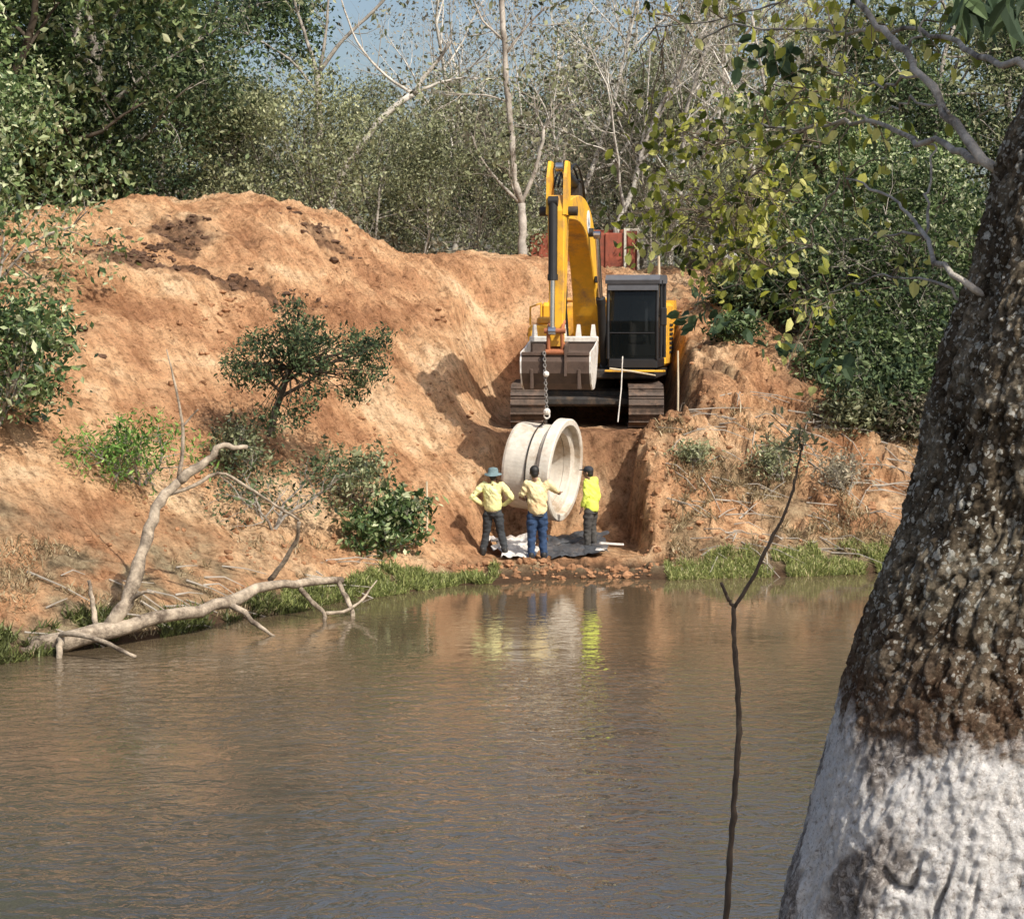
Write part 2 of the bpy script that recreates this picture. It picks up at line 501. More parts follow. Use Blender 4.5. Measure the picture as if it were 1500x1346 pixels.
sp2 = ramp(N, L, n5.outputs[0], [(0.36, (0.42, 0.35, 0.30)), (0.46, (1, 1, 1)), (0.66, (1.12, 1.12, 1.1))]).outputs[0]
base = mix(N, L, 0.85, base, sp2, 'MULTIPLY')
vo = N.new('ShaderNodeTexVoronoi'); vo.inputs['Scale'].default_value = 4.5; L.new(v, vo.inputs['Vector'])
vr = ramp(N, L, vo.outputs['Distance'], [(0.0, (.6, .55, .5)), (.12, (1, 1, 1))]).outputs[0]
base = mix(N, L, 0.7, base, vr, 'MULTIPLY')
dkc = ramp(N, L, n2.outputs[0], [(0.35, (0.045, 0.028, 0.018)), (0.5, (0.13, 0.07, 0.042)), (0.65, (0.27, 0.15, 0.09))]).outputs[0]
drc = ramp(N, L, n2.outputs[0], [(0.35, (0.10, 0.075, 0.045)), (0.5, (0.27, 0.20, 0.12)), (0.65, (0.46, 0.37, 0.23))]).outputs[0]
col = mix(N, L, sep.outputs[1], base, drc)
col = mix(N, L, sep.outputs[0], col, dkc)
col = mix(N, L, sep.outputs[2], col, (0.10, 0.06, 0.035))
L.new(col, P.inputs['Base Color'])
P.inputs['Roughness'].default_value = 0.93; P.inputs['Specular IOR Level'].default_value = 0.15
n4 = noise_node(N, L, 14, 8, 0.72, v)
bb = bump(N, L, n2.outputs[0], 1.0, 0.16)
bb = bump(N, L, n3.outputs[0], 1.0, 0.16, bb)
bb = bump(N, L, n4.outputs[0], 0.8, 0.04, bb)
L.new(bb, P.inputs['Normal'])
me.materials.append(m)

# ------------------------------------------------------------------ water
m, N, L, P = new_mat('muddy_water')
v = coord(N, L, (0.75, 1.0, 1))
w1 = noise_node(N, L, 1.5, 3, 0.5, v, 0.8)
w2 = noise_node(N, L, 5.0, 3, 0.55, v, 0.8)
mask = noise_node(N, L, 0.16, 3, 0.5, coord(N, L, (0.5, 1, 1)))
mr = N.new('ShaderNodeMapRange'); mr.inputs[1].default_value = .38; mr.inputs[2].default_value = .62; mr.inputs[3].default_value = .12; mr.inputs[4].default_value = 1.3
L.new(mask.outputs[0], mr.inputs[0])
ml = N.new('ShaderNodeMath'); ml.operation = 'MULTIPLY'; L.new(w2.outputs[0], ml.inputs[0]); L.new(mr.outputs[0], ml.inputs[1])
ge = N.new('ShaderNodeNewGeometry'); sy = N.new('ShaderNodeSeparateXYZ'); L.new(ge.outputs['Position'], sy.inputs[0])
ny_ = N.new('ShaderNodeMapRange'); ny_.inputs[1].default_value = 30; ny_.inputs[2].default_value = 17; ny_.inputs[3].default_value = .12; ny_.inputs[4].default_value = 2.1; L.new(sy.outputs[1], ny_.inputs[0])
m3 = N.new('ShaderNodeMath'); m3.operation = 'MULTIPLY'; L.new(ml.outputs[0], m3.inputs[0]); L.new(ny_.outputs[0], m3.inputs[1])
m4 = N.new('ShaderNodeMath'); m4.operation = 'MULTIPLY'; L.new(w1.outputs[0], m4.inputs[0]); L.new(ny_.outputs[0], m4.inputs[1])
b1 = bump(N, L, m4.outputs[0], 0.6, 0.022)
b2 = bump(N, L, m3.outputs[0], 0.9, 0.026, b1)
L.new(b2, P.inputs['Normal'])
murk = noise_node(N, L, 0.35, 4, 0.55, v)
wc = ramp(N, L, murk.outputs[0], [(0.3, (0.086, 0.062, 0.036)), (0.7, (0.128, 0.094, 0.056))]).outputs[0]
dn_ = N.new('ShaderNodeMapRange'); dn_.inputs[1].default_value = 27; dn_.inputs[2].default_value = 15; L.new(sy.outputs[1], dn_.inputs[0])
wc = mix(N, L, dn_.outputs[0], wc, (0.062, 0.058, 0.052))  # greyer towards the camera: sky sheen put into the base colour
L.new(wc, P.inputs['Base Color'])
P.inputs['Roughness'].default_value = 0.03
P.inputs['IOR'].default_value = 1.6
P.inputs['Specular IOR Level'].default_value = 0.75
wb = MB(); gx = np.linspace(-500, 500, 41); gy = np.linspace(4, 60, 9)
GX, GY = np.meshgrid(gx, gy)
i = np.arange(8)[:, None] * 41; j = np.arange(40)[None, :]
wb.add(np.stack([GX, GY, GX * 0], -1), np.stack([i + j, i + j + 1, i + 41 + j + 1, i + 41 + j], -1).reshape(-1, 4))
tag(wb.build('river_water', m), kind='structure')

# ------------------------------------------------------------------ vegetation
M['bark_grey'] = simple('grey_bark', (0.32, 0.29, 0.25), 0.9, var=0.4, scale=5, dirt=(0.06, 0.05, 0.04), dirt_amt=0.4, bmp=0.5, spec=.15)
M['bark_pale'] = simple('pale_bark', (0.58, 0.54, 0.48), 0.85, var=0.3, scale=4, dirt=(0.16, 0.13, 0.10), dirt_amt=0.45, bmp=0.5, spec=.15)
M['bark_mid'] = simple('pale_grey_bark', (0.44, 0.40, 0.35), 0.88, var=.35, scale=3, dirt=(0.15, 0.12, 0.095), dirt_amt=.55, bmp=.5, spec=.15)
M['bark_dark'] = simple('dark_bark', (0.07, 0.055, 0.042), 0.9, var=0.4, scale=5, bmp=0.5, spec=.15)
M['twig'] = simple('dry_twig', (0.36, 0.32, 0.27), 0.9, var=0.3, scale=3, spec=.15)
M['leaf_dark'] = leaf_mat('dark_green_leaf', [(0, (0.014, 0.028, 0.014)), (0.3, (0.036, 0.064, 0.030)), (0.65, (0.11, 0.16, 0.065)), (1, (0.22, 0.27, 0.13))], .3, .7)
M['leaf_olive'] = leaf_mat('olive_leaf', [(0, (0.05, 0.06, 0.035)), (0.3, (0.20, 0.22, 0.11)), (0.65, (0.38, 0.40, 0.22)), (1, (0.55, 0.55, 0.36))])
M['leaf_dry'] = leaf_mat('greyed_dry_leaf', [(0, (0.07, 0.062, 0.045)), (0.5, (0.21, 0.19, 0.13)), (1, (0.45, 0.39, 0.28))])
M['leaf_bright'] = leaf_mat('bright_green_leaf', [(0, (0.03, 0.07, 0.018)), (0.5, (0.13, 0.27, 0.05)), (1, (0.36, 0.55, 0.14))], 0.4)
M['leaf_glossy'] = leaf_mat('glossy_green_leaf', [(0, (0.014, 0.030, 0.012)), (0.4, (0.065, 0.11, 0.038)), (0.68, (0.20, 0.27, 0.10)), (1, (0.55, 0.58, 0.36))], 0.32, 0.45)
M['leaf_yellow'] = leaf_mat('yellow_green_leaf', [(0, (0.03, 0.045, 0.010)), (0.42, (0.12, 0.15, 0.025)), (0.68, (0.44, 0.45, 0.06)), (1, (0.85, 0.82, 0.30))], 0.5)
M['grass'] = leaf_mat('bank_grass', [(0, (0.10, 0.11, 0.04)), (0.5, (0.24, 0.28, 0.09)), (0.8, (0.40, 0.42, 0.15)), (1, (0.60, 0.52, 0.30))], 0.35)
M['straw'] = leaf_mat('dry_straw', [(0, (0.14, 0.10, 0.055)), (0.5, (0.36, 0.27, 0.15)), (1, (0.58, 0.48, 0.30))], 0.25)

def unit(v): return v / (np.linalg.norm(v) + 1e-9)

def grow(rng, mb, tips, p, d, ln, r, lvl, top, kids=(4, 5, 4), ang=(35, 60), up=0.10, wig=0.16, taper=0.45, seg=5, shrink=(.5, .75), first=0.35, sides=6):
    pts = [p]; rr = [r]; cur = np.array(p, float); dd = unit(np.array(d, float))
    for k in range(seg):
        dd = unit(dd + rng.normal(size=3) * wig + np.array([0, 0, up]))
        cur = cur + dd * ln / seg
        pts.append(cur); rr.append(r * (1 - (1 - taper) * (k + 1) / seg))
    if r > 0.002: mb.tube(pts, rr, max(3, sides - lvl), cap=False)
    if lvl >= top:
        for q in pts[2:]: tips.append(q)
        return
    n = kids[min(lvl, len(kids) - 1)]
    for c_ in range(n):
        t = first + (1 - first) * (c_ + rng.uniform(0, 1)) / n
        fi = t * seg; i0 = min(int(fi), seg - 1); fr = fi - i0
        q = pts[i0] * (1 - fr) + pts[i0 + 1] * fr
        td = unit(pts[i0 + 1] - pts[i0])
        ax = unit(np.cross(td, rng.normal(size=3)))
        an = R(rng.uniform(*ang))
        nd = td * math.cos(an) + ax * math.sin(an)
        l2 = ln * rng.uniform(*shrink) * (1.15 - 0.45 * t)
        grow(rng, mb, tips, q, nd, l2, rr[i0] * rng.uniform(.45, .65), lvl + 1, top, kids, ang, up, wig, taper * .7, max(3, seg - 1), shrink, 0.25, sides)
    if lvl > 0:
        tips.append(pts[-1])

def crown_leaves(rng, mb, tips, per, rad, size, aspect=.5, up=.5, lvb=0.5, flat=0.7, clump=.22, shape=4, droop=0.0):
    T = np.array(tips)
    n = len(T)
    C = np.repeat(T, per, 0) + rng.normal(size=(n * per, 3)) * np.array([rad, rad, rad * flat])
    lv = np.repeat(rng.normal(size=n) * clump * .8 + lvb, per) + rng.normal(size=n * per) * clump * 1.15
    mb.leaves(C, size * np.clip(rng.lognormal(-.12, .38, n * per), .35, 1.9), rng, np.clip(lv, 0, 1), aspect, up, shape, droop=droop)

def make_tree(name, seed, H, r, bark, leaf, per, rad, size, kids=(7, 5, 4), ang=(35, 65), up=.08, top=3, lvb=.5, first=.3, shrink=(.4, .62), label='', wig=.14, lean=(0, 0), hide=True, aspect=.5, droop=0, twig_mat=None, flat=.7):
    rng = np.random.RandomState(seed)
    mb = MB(); tips = []
    grow(rng, mb, tips, np.zeros(3) - np.array([0, 0, .3]), (lean[0], lean[1], 1), H * .8, r, 0, top, kids, ang, up, wig, .3, 8, shrink, first, 8)
    root = thing(name, label, 'tree', (0, 0, 0))
    mb.build('trunk', M[bark], root, smooth=True)
    if per:
        lb = MB(); crown_leaves(rng, lb, tips, per, rad, size, aspect, .5, lvb, flat, droop=droop)
        lb.build('crown', M[leaf], root, attr=True)
    return root

PROTO = {}
def proto(kind, **k):
    PROTO.setdefault(kind, []).append(make_tree(**k))
for s in (11, 12, 13):
    proto('dark', name='broadleaf_tree', seed=s, H=15, r=.24, bark='bark_grey', leaf='leaf_dark', per=20, rad=.5, size=.16, kids=(13, 6, 4), ang=(45, 80), up=-.01, lvb=.45, first=.12, shrink=(.30, .5), aspect=.5)
for s in (21, 22, 23):
    proto('olive', name='feathery_tree', seed=s, H=8, r=.13, bark='bark_grey', leaf='leaf_olive', per=7, rad=.36, size=.14, kids=(10, 6, 5), ang=(35, 75), up=.04, lvb=.45, first=.1, shrink=(.4, .6), aspect=.35)
for s in (31, 32, 33):
    proto('bare', name='bare_tree', seed=s, H=14, r=.13, bark='bark_pale', leaf='leaf_dry', per=1, rad=.3, size=.13, kids=(9, 7, 6), ang=(25, 60), up=.07, lvb=.5, first=.3, shrink=(.4, .62))
for s in (34, 35):
    proto('thicket', name='leafless_thicket', seed=s, H=5.5, r=.05, bark='twig', leaf='leaf_dry', per=1, rad=.25, size=.11, kids=(12, 8, 6), ang=(20, 65), up=.06, lvb=.5, first=.05, shrink=(.5, .75))
for s in (41, 42):
    proto('glossy', name='broadleaf_tree', seed=s, H=8.5, r=.16, bark='bark_dark', leaf='leaf_glossy', per=14, rad=.33, size=.17, kids=(11, 5, 4), ang=(40, 80), up=0.0, lvb=.5, first=.05, shrink=(.36, .55), aspect=.55)
for s in (51, 52):
    proto('scrub', name='scrub_tree', seed=s, H=5.2, r=.06, bark='bark_grey', leaf='leaf_olive', per=7, rad=.26, size=.12, kids=(10, 6, 4), ang=(30, 75), up=.03, lvb=.4, first=.02, shrink=(.5, .75))
used_p = {}
TREES = [
    # kind, variant, px, Y, scale, rot, label
    ('dark', 0, -60, 53, 0.84, 10, 'dark evergreen at the far left edge, towering behind the leafy vine tree'),
    ('dark', 1, 90, 55, 0.92, 80, 'tall dark evergreen above the left shoulder of the orange spoil heap'),
    ('dark', 2, 185, 52, 0.88, 160, 'dense dark evergreen right behind the left crest of the spoil heap'),
    ('dark', 0, 240, 56, 0.92, 200, 'rightmost tall dark evergreen, its edge against the gap of blue sky'),
    ('dark', 1, -160, 60, 0.96, 300, 'dark tree mostly outside the left edge of the photo'),
    ('dark', 2, 20, 64, 0.96, 30, 'dark tree further back between the first two left evergreens'),
    ('dark', 0, 150, 66, 1.00, 100, 'dark tree further back behind the left crest evergreen'),
    ('dark', 1, 345, 57, 0.50, 250, 'short dark green tree below the gap of blue sky'),
    ('olive', 0, 405, 54, 0.66, 0, 'light olive feathery tree just right of the dark evergreens'),
    ('olive', 1, 480, 56, 0.70, 120, 'olive feathery tree under the bare limbs left of centre'),
    ('olive', 2, 560, 54, 0.72, 240, 'olive feathery tree above the right end of the heap crest'),
    ('olive', 0, 640, 58, 0.85, 60, 'pale olive tree left of the white forked trunk'),
    ('olive', 1, 700, 61, 0.80, 200, 'olive tree behind the grey bare thicket left of the boom'),
    ('bare', 0, 455, 66, 0.60, 20, 'bare grey tree with thin limbs against the blue sky gap'),
    ('bare', 2, 650, 60, 0.88, 70, 'tall bare tree standing above the olive scrub'),
    ('bare', 0, 830, 58, 0.88, 210, 'bare tree right behind the excavator boom top'),
    ('bare', 1, 890, 56, 0.84, 300, 'bare grey tree right of the excavator boom, high in the frame'),
    ('bare', 2, 970, 57, 0.84, 160, 'bare tree at upper centre right behind the yellow leaves'),
    ('bare', 1, 700, 70, 0.97, 40, 'far bare tree between the forked trunk and the olive trees'),
    ('bare', 2, 1060, 56, 0.76, 250, 'bare pale tree forking behind the yellow leaf sprays'),
    ('bare', 1, 790, 66, 0.97, 10, 'far bare tree whose fine twigs fill the sky left of the boom'),
    ('bare', 0, 900, 68, 0.97, 100, 'far bare tree high above the red truck'),
    ('dark', 0, 748, 54, 0.28, 0, 'small dark tree at the foot of the white forked trunk'),
    ('thicket', 0, 700, 52, 0.80, 0, 'grey leafless thicket left of the white forked trunk'),
    ('thicket', 1, 735, 55, 0.90, 80, 'leafless thicket at the foot of the white forked trunk'),
    ('thicket', 0, 450, 57, 1.00, 140, 'leafless thicket among the olive trees left of centre'),
    ('thicket', 1, 585, 58, 1.05, 200, 'leafless thicket among the olive trees near the arching limbs'),
    ('thicket', 1, 850, 58, 1.10, 30, 'grey leafless thicket behind the excavator boom'),
    ('thicket', 0, 960, 56, 1.00, 220, 'grey leafless thicket right above the red truck'),
    ('thicket', 1, 1060, 53, 0.80, 110, 'leafless thicket behind the lower yellow leaves'),
    ('thicket', 0, 985, 50.5, 0.40, 300, 'small grey thicket above the cab roof'),
    ('dark', 2, 900, 72, 0.66, 40, 'grey green tree mass right of the boom'),
    ('olive', 2, 870, 62, 1.00, 10, 'dusky olive tree straight behind the red truck'),
    ('olive', 1, 950, 64, 1.19, 220, 'olive tree above the right rear of the cab'),
    ('olive', 0, 1050, 60, 1.23, 300, 'olive tree behind the hanging yellow leaves'),
    ('olive', 2, 1130, 66, 1.25, 20, 'big olive tree in the upper right behind the bare one'),
    ('dark', 0, 1190, 60, 0.66, 140, 'dark tree in the upper right between the foreground limbs'),
    ('olive', 1, 1290, 60, 1.25, 50, 'tall olive tree behind the foreground limbs'),
    ('dark', 2, 1380, 56, 0.74, 0, 'dark tree just left of the big foreground trunk'),
    ('dark', 1, 1490, 60, 0.82, 270, 'dark tree hidden partly by the big foreground trunk'),
    ('olive', 2, 790, 74, 1.14, 170, 'far olive tree straight behind the boom'),
    ('bare', 0, 1180, 54, 0.71, 30, 'bare tree in the upper right'),
    ('olive', 0, 1010, 74, 1.25, 95, 'far olive tree right of centre'),
    ('glossy', 0, 1240, 46.5, 0.62, 0, 'bushy glossy tree leaning over the right bank'),
    ('glossy', 1, 1330, 45, 0.62, 120, 'dark glossy tree beside the big trunk on the right bank'),
    ('glossy', 0, 1300, 42.5, 0.50, 200, 'low glossy tree whose skirt hangs over the right bank slope'),
    ('glossy', 1, 1400, 41.5, 0.62, 30, 'glossy tree partly behind the big trunk, lowest on the right bank'),
    ('glossy', 1, 1180, 50.5, 0.60, 70, 'glossy green tree at the top of the right bank beside the dark gully'),
    ('glossy', 0, -30, 41.5, 0.80, 40, 'pale spotted vine tree at the left edge above the spoil heap'),
    ('glossy', 1, -50, 38, 0.62, 150, 'leafy tree at the left edge in front of the spoil heap'),
    ('glossy', 1, 45, 50, 1.05, 250, 'pale leaved tree rising at the left behind the spoil heap shoulder'),
    ('glossy', 0, -20, 47, 1.15, 170, 'spotted light leaved tree at the upper left edge'),
    ('scrub', 0, 470, 50.5, 0.85, 0, 'grey green scrub tree behind the heap crest at centre left'),
    ('scrub', 1, 545, 50, 0.75, 90, 'bright scrub tree where the heap crest drops'),
    ('scrub', 0, 620, 50, 0.62, 190, 'low green scrub tree behind the dip in the heap'),
    ('scrub', 1, 400, 51, 0.80, 270, 'olive scrub tree behind the highest point of the heap'),
    ('scrub', 1, 690, 52, 0.75, 20, 'scrub tree just left of the white forked trunk'),
    
    ('scrub', 1, 1050, 50.5, 0.62, 140, 'scrub tree above the cut earth right of the cab'),
    ('scrub', 0, 320, 51.5, 0.90, 100, 'dark scrub tree at the foot of the tall evergreens'),
    
    ('scrub', 0, 60, 49, 0.80, 310, 'scrub tree behind the far left shoulder of the heap'),
    ('scrub', 1, 1120, 52, 0.75, 30, 'scrub tree behind the white rags at the right'),
]
def place(o, px, Y, sc, rot, label, group):
    x = (px - 750) / FPX * Y
    o.location = (x, Y, hz(x, Y) - .05)
    o.rotation_euler = (0, 0, R(rot)); o.scale = (sc, sc, sc)
    o['label'] = label; o['group'] = group
for kind, var, px, Y, sc, rot, lab in TREES:
    pr = PROTO[kind][var]
    if (kind, var) in used_p: o = copy_tree(pr)
    else: o = pr; used_p[(kind, var)] = 1
    place(o, px, Y, sc, rot, lab, 'trees along the top of the far bank')
for kind, prs in PROTO.items():
    for v_, pr in enumerate(prs):
        if (kind, v_) not in used_p:
            for ch in list(pr.children): bpy.data.objects.remove(ch)
            bpy.data.objects.remove(pr)

# far wood: one mass no one could count
rng = np.random.RandomState(5)
fw = MB()
for (n, y0, y1, h0, sz) in ((26000, 78, 92, 1.0, .42),):
    x = rng.uniform(-34, 40, n); y = rng.uniform(y0, y1, n)
    topz = 8.0 + 1.4 * fbm(x * .3, y * .1, 2, 3) + 5.5 * sstep(2.5, 10, x) + 6 * sstep(-12.5, -16, x) - 2.6 * np.exp(-((x + 8.5) / 3.5) ** 2)
    z = 5.8 + rng.uniform(0, 1, n) ** .8 * topz
    lv = np.clip(.45 + .5 * fbm(x * .3, y * .3, z * .3, 3) + rng.normal(size=n) * .12, 0, 1)
    fw.leaves(np.c_[x, y, z], sz * rng.uniform(.6, 1.4, n), rng, lv, .55, .4)
tag(fw.build('distant_wood', M['leaf_olive'], attr=True), 'distant olive woodland closing the view behind the nearer trees', 'woodland', kind='stuff')
# undergrowth along the top of the bank
ug = MB(); n = 30000
x = rng.uniform(-17, 17, n); y = 49.6 + rng.uniform(0, 1, n) ** 1.5 * 9
top_ = 1.1 + .9 * fbm(x * .5, y * .5, 0, 3)
x = np.where((x > -.8) & (x < 4.6), x + 7.5, x); z = height(x, y, False) + rng.uniform(0, 1, n) * np.clip(top_, .2, 3) * np.where((x > -3) & (x < 7), .55, 1)
ug.leaves(np.c_[x, y, z], .17 * rng.uniform(.5, 1.4, n), rng, np.clip(.45 + .5 * fbm(x * .8, y * .8, z, 3) + rng.normal(size=n) * .15, 0, 1), .4, .4)
tag(ug.build('undergrowth', M['leaf_dry'], attr=True), 'grey brown undergrowth along the top of the far bank', 'undergrowth', kind='stuff')

# white forked tree behind the boom
def poly_tree(name, label, Y, branches, mat, base_px, cat='tree', seed=1, twigs=0, tw_len=.8, tw_mat='twig', k=10, part='limb', group=None, tw_r=.012, leafmat=None, leafn=4, leafsize=.1, leafrad=.2, lvb=.5):
    """Tree whose limbs follow measured lines; branches: list of ([(px,py,dY)...], r0, r1)."""
    rng = np.random.RandomState(seed)
    b = at(*base_px)
    root = thing(name, label, cat, tuple(b), group)
    tw = MB(); tips = []
    for bi, (pp, r0, r1) in enumerate(branches):
        if name == 'fallen_tree': r0, r1 = r0 * .88, r1 * .85
        P3 = np.array([at(q[0], q[1], Y + (q[2] if len(q) > 2 else 0)) for q in pp])
        # smooth resample
        t = np.r_[0, np.cumsum(np.linalg.norm(np.diff(P3, axis=0), axis=1))]
        n = max(4, int(len(pp) * 3)); tt = np.linspace(0, t[-1], n)
        Q = np.stack([np.interp(tt, t, P3[:, a]) for a in range(3)], 1)
        Q[1:-1] = .25 * Q[:-2] + .5 * Q[1:-1] + .25 * Q[2:]
        wob = rng.normal(size=(n, 3)) * (r0 + r1) * .09; wob[0] = 0; wob[-1] = 0
        rr = np.linspace(r0, r1, n) * rng.uniform(.9, 1.12, n)
        mb = MB(); mb.tube(Q + wob, rr, k, lump=.18, seed=bi)
        mb.build('trunk' if bi == 0 else part, M[mat], root, smooth=True)
        if twigs and bi > 0:
            for q in range(twigs):
                f = rng.uniform(.3, 1); i_ = min(int(f * (n - 1)), n - 2)
                d = unit(Q[i_ + 1] - Q[i_]); ax = unit(np.cross(d, rng.normal(size=3))); an = R(rng.uniform(20, 60))
                grow(rng, tw, tips, Q[i_], d * math.cos(an) + ax * math.sin(an), tw_len * rng.uniform(.6, 1.2), tw_r, 0, 2, (4, 3), (25, 60), .04, .15, .4, 4, (.4, .7), .3, 4)
    if twigs: tw.build('twigs', M[tw_mat], root)
    if leafmat and tips:
        lb = MB(); crown_leaves(rng, lb, tips, leafn, leafrad, leafsize, lvb=lvb); lb.build('foliage', M[leafmat], root, attr=True)
    return root, tips

poly_tree('forked_tree', 'pale barked tree forking low behind the excavator boom', 50,
          [([(766, 385), (765, 330), (764, 298)], 0.1156, 0.1020),
           ([(764, 300), (754, 270), (750, 200), (742, 120), (738, 50), (730, -40)], 0.0816, 0.0680),
           ([(764, 300), (780, 260), (795, 210), (797, 185)], 0.0612, 0.0408),
           ([(797, 190), (785, 165), (782, 140)], 0.0306, 0.0136), ([(797, 190), (812, 160), (835, 138)], 0.0306, 0.0136),
           ([(764, 300), (745, 282), (720, 255), (700, 225), (690, 195)], 0.0476, 0.0204),
           ([(762, 296), (748, 270), (745, 235)], 0.0340, 0.0136),
           ([(745, 150), (715, 140), (680, 138), (650, 140)], 0.0272, 0.0136),
           ([(740, 80), (770, 40), (800, 10)], 0.0340, 0.0204), ([(738, 60), (705, 30), (690, -10)], 0.0340, 0.0204)],
          'bark_mid', (766, 385, 50), seed=4, twigs=5, tw_len=1.3, leafmat='leaf_olive', leafn=1, leafsize=.16, leafrad=.25)
poly_tree('bare_tree', 'arching bare tree with pale limbs left of the forked tree', 51,
          [([(470, 350), (500, 250), (560, 170), (605, 138)], .10, .08),
           ([(605, 138), (625, 108), (650, 78), (662, 60)], .07, .03),
           ([(605, 138), (640, 122), (680, 113), (700, 116)], .05, .02),
           ([(605, 138), (560, 110), (520, 60), (500, 0)], .045, .02)],
          'bark_pale', (470, 350, 51), seed=6, twigs=6, tw_len=1.4)
poly_tree('bare_tree', 'dark limbed bare tree whose branches cross the blue sky gap', 52,
          [([(470, 330), (468, 200), (465, 110)], .11, .09),
           ([(465, 110), (450, 60), (430, 0), (425, -30)], .06, .03),
           ([(465, 110), (500, 60), (550, 15), (580, -20)], .06, .03),
           ([(467, 140), (430, 90), (380, 60), (355, 45)], .045, .015),
           ([(467, 110), (478, 50), (482, -20)], .05, .03)],
          'bark_grey', (470, 330, 52), seed=9, twigs=6, tw_len=1.3, leafmat='leaf_olive', leafn=1, leafsize=.16, leafrad=.3)
poly_tree('bare_tree', 'slim bare pale tree above the yellow leaves right of centre', 50,
          [([(1105, 385), (1106, 350), (1106, 310), (1100, 200)], .12, .09),
           ([(1100, 200), (1090, 160), (1070, 120), (1045, 75)], .055, .02),
           ([(1100, 200), (1110, 150), (1135, 120)], .05, .02), ([(1100, 220), (1120, 190), (1165, 185)], .05, .02)],
          'bark_pale', (1105, 385, 50), seed=12, twigs=6, tw_len=1.2)

# bushes on the slope ------------------------------------------------
def bush(name, label, base, H, leaf, per, rad, size, seed, kids=(8, 5, 4), ang=(25, 75), sc=(1, 1, 1), lvb=.5, aspect=.45, cat='bush', stems=5, up=.04, bark='bark_grey', shape=4, top=2, spread=.6):
    rng = np.random.RandomState(seed)
    b = np.array(base, float); b[2] = hz(b[0], b[1]) - .03
    root = thing(name, label, cat, tuple(b))
    mb = MB(); tips = []
    for s_ in range(stems):
        a = rng.uniform(0, 6.28); d = np.array([math.cos(a) * spread, math.sin(a) * spread, 1])
        grow(rng, mb, tips, b + np.array([math.cos(a), math.sin(a), 0]) * .05, d, H * rng.uniform(.6, 1), .018 + .006 * H, 0, top, kids, ang, up, .2, .35, 5, (.4, .7), .15, 5)
    V = np.array(tips); V = b + (V - b) * np.array(sc)
    mb.v = [b + (q - b) * np.array(sc) for q in mb.v]
    mb.build('stem', M[bark], root)
    lb = MB(); crown_leaves(rng, lb, V, per, rad, size, aspect, .5, lvb, shape=shape); lb.build('foliage', M[leaf], root, attr=True)
    return root

bush('green_bush', 'bright green feathery bush low on the left slope behind the dead tree', at(205, 695, 31.4), 1.05, 'leaf_bright', 6, .14, .10, 3, sc=(1.45, 1, 1.0), aspect=.3)
bush('grey_bush', 'grey green tangled bush at the foot of the flat crowned tree', at(400, 715, 32.3), 1.5, 'leaf_dark', 4, .16, .085, 5, sc=(1.1, .8, .95), lvb=.6)
bush('small_bush', 'small tangled bush directly below the flat crowned tree', at(340, 640, 33.6), .8, 'leaf_olive', 4, .14, .09, 6, lvb=.2)
bush('leafy_bush', 'dark leafy bush on the slope left of the workers', at(566, 785, 33.6), 1.1, 'leaf_glossy', 6, .12, .13, 8, sc=(.9, .8, .9), lvb=.45, aspect=.5)
bush('leafy_bush', 'smaller leafy bush just above and left of the dark leafy bush', at(525, 740, 34.3), 1.2, 'leaf_olive', 3, .13, .11, 9, sc=(.8, .8, 1), lvb=.45, aspect=.5)
bush('edge_bush', 'dense dark leafy bush at the left edge against the orange slope', at(-10, 610, 30.8), 2.9, 'leaf_glossy', 13, .2, .12, 10, sc=(.95, .9, 1.0), lvb=.45, aspect=.5, stems=7)
bush('edge_bush', 'pale leaved bush at the left edge above the dense dark one', at(-5, 420, 37), 2.8, 'leaf_glossy', 9, .22, .14, 14, sc=(.9, .9, 1.1), lvb=.6, aspect=.5, stems=6)
bush('bank_shrub', 'dark shrub on the crest of the cut earth right of the cab', at(1075, 492, 41), .8, 'leaf_glossy', 5, .12, .11, 15, lvb=.35, sc=(1.3, .8, .8))
bush('bank_shrub', 'drooping shrub below the glossy trees on the right bank', at(1215, 560, 39.6), .9, 'leaf_glossy', 5, .14, .12, 16, lvb=.4)
bush('bank_shrub', 'dark shrub at the base of the right bank trees', at(1300, 600, 38.6), 1.6, 'leaf_dark', 6, .2, .14, 17, lvb=.5, stems=7)
bush('bank_shrub', 'tangled weedy shrub in the middle of the right bank', at(1150, 700, 36.4), .7, 'leaf_olive', 3, .14, .08, 18, lvb=.4)
bush('bank_shrub', 'low green shrub beside the dark gully of the right bank', at(1010, 700, 36.5), .45, 'leaf_olive', 3, .12, .07, 19, lvb=.5)
bush('bank_shrub', 'greyish shrub low on the right bank near the big trunk', at(1240, 720, 36.4), .8, 'leaf_dry', 3, .16, .08, 20, lvb=.5)

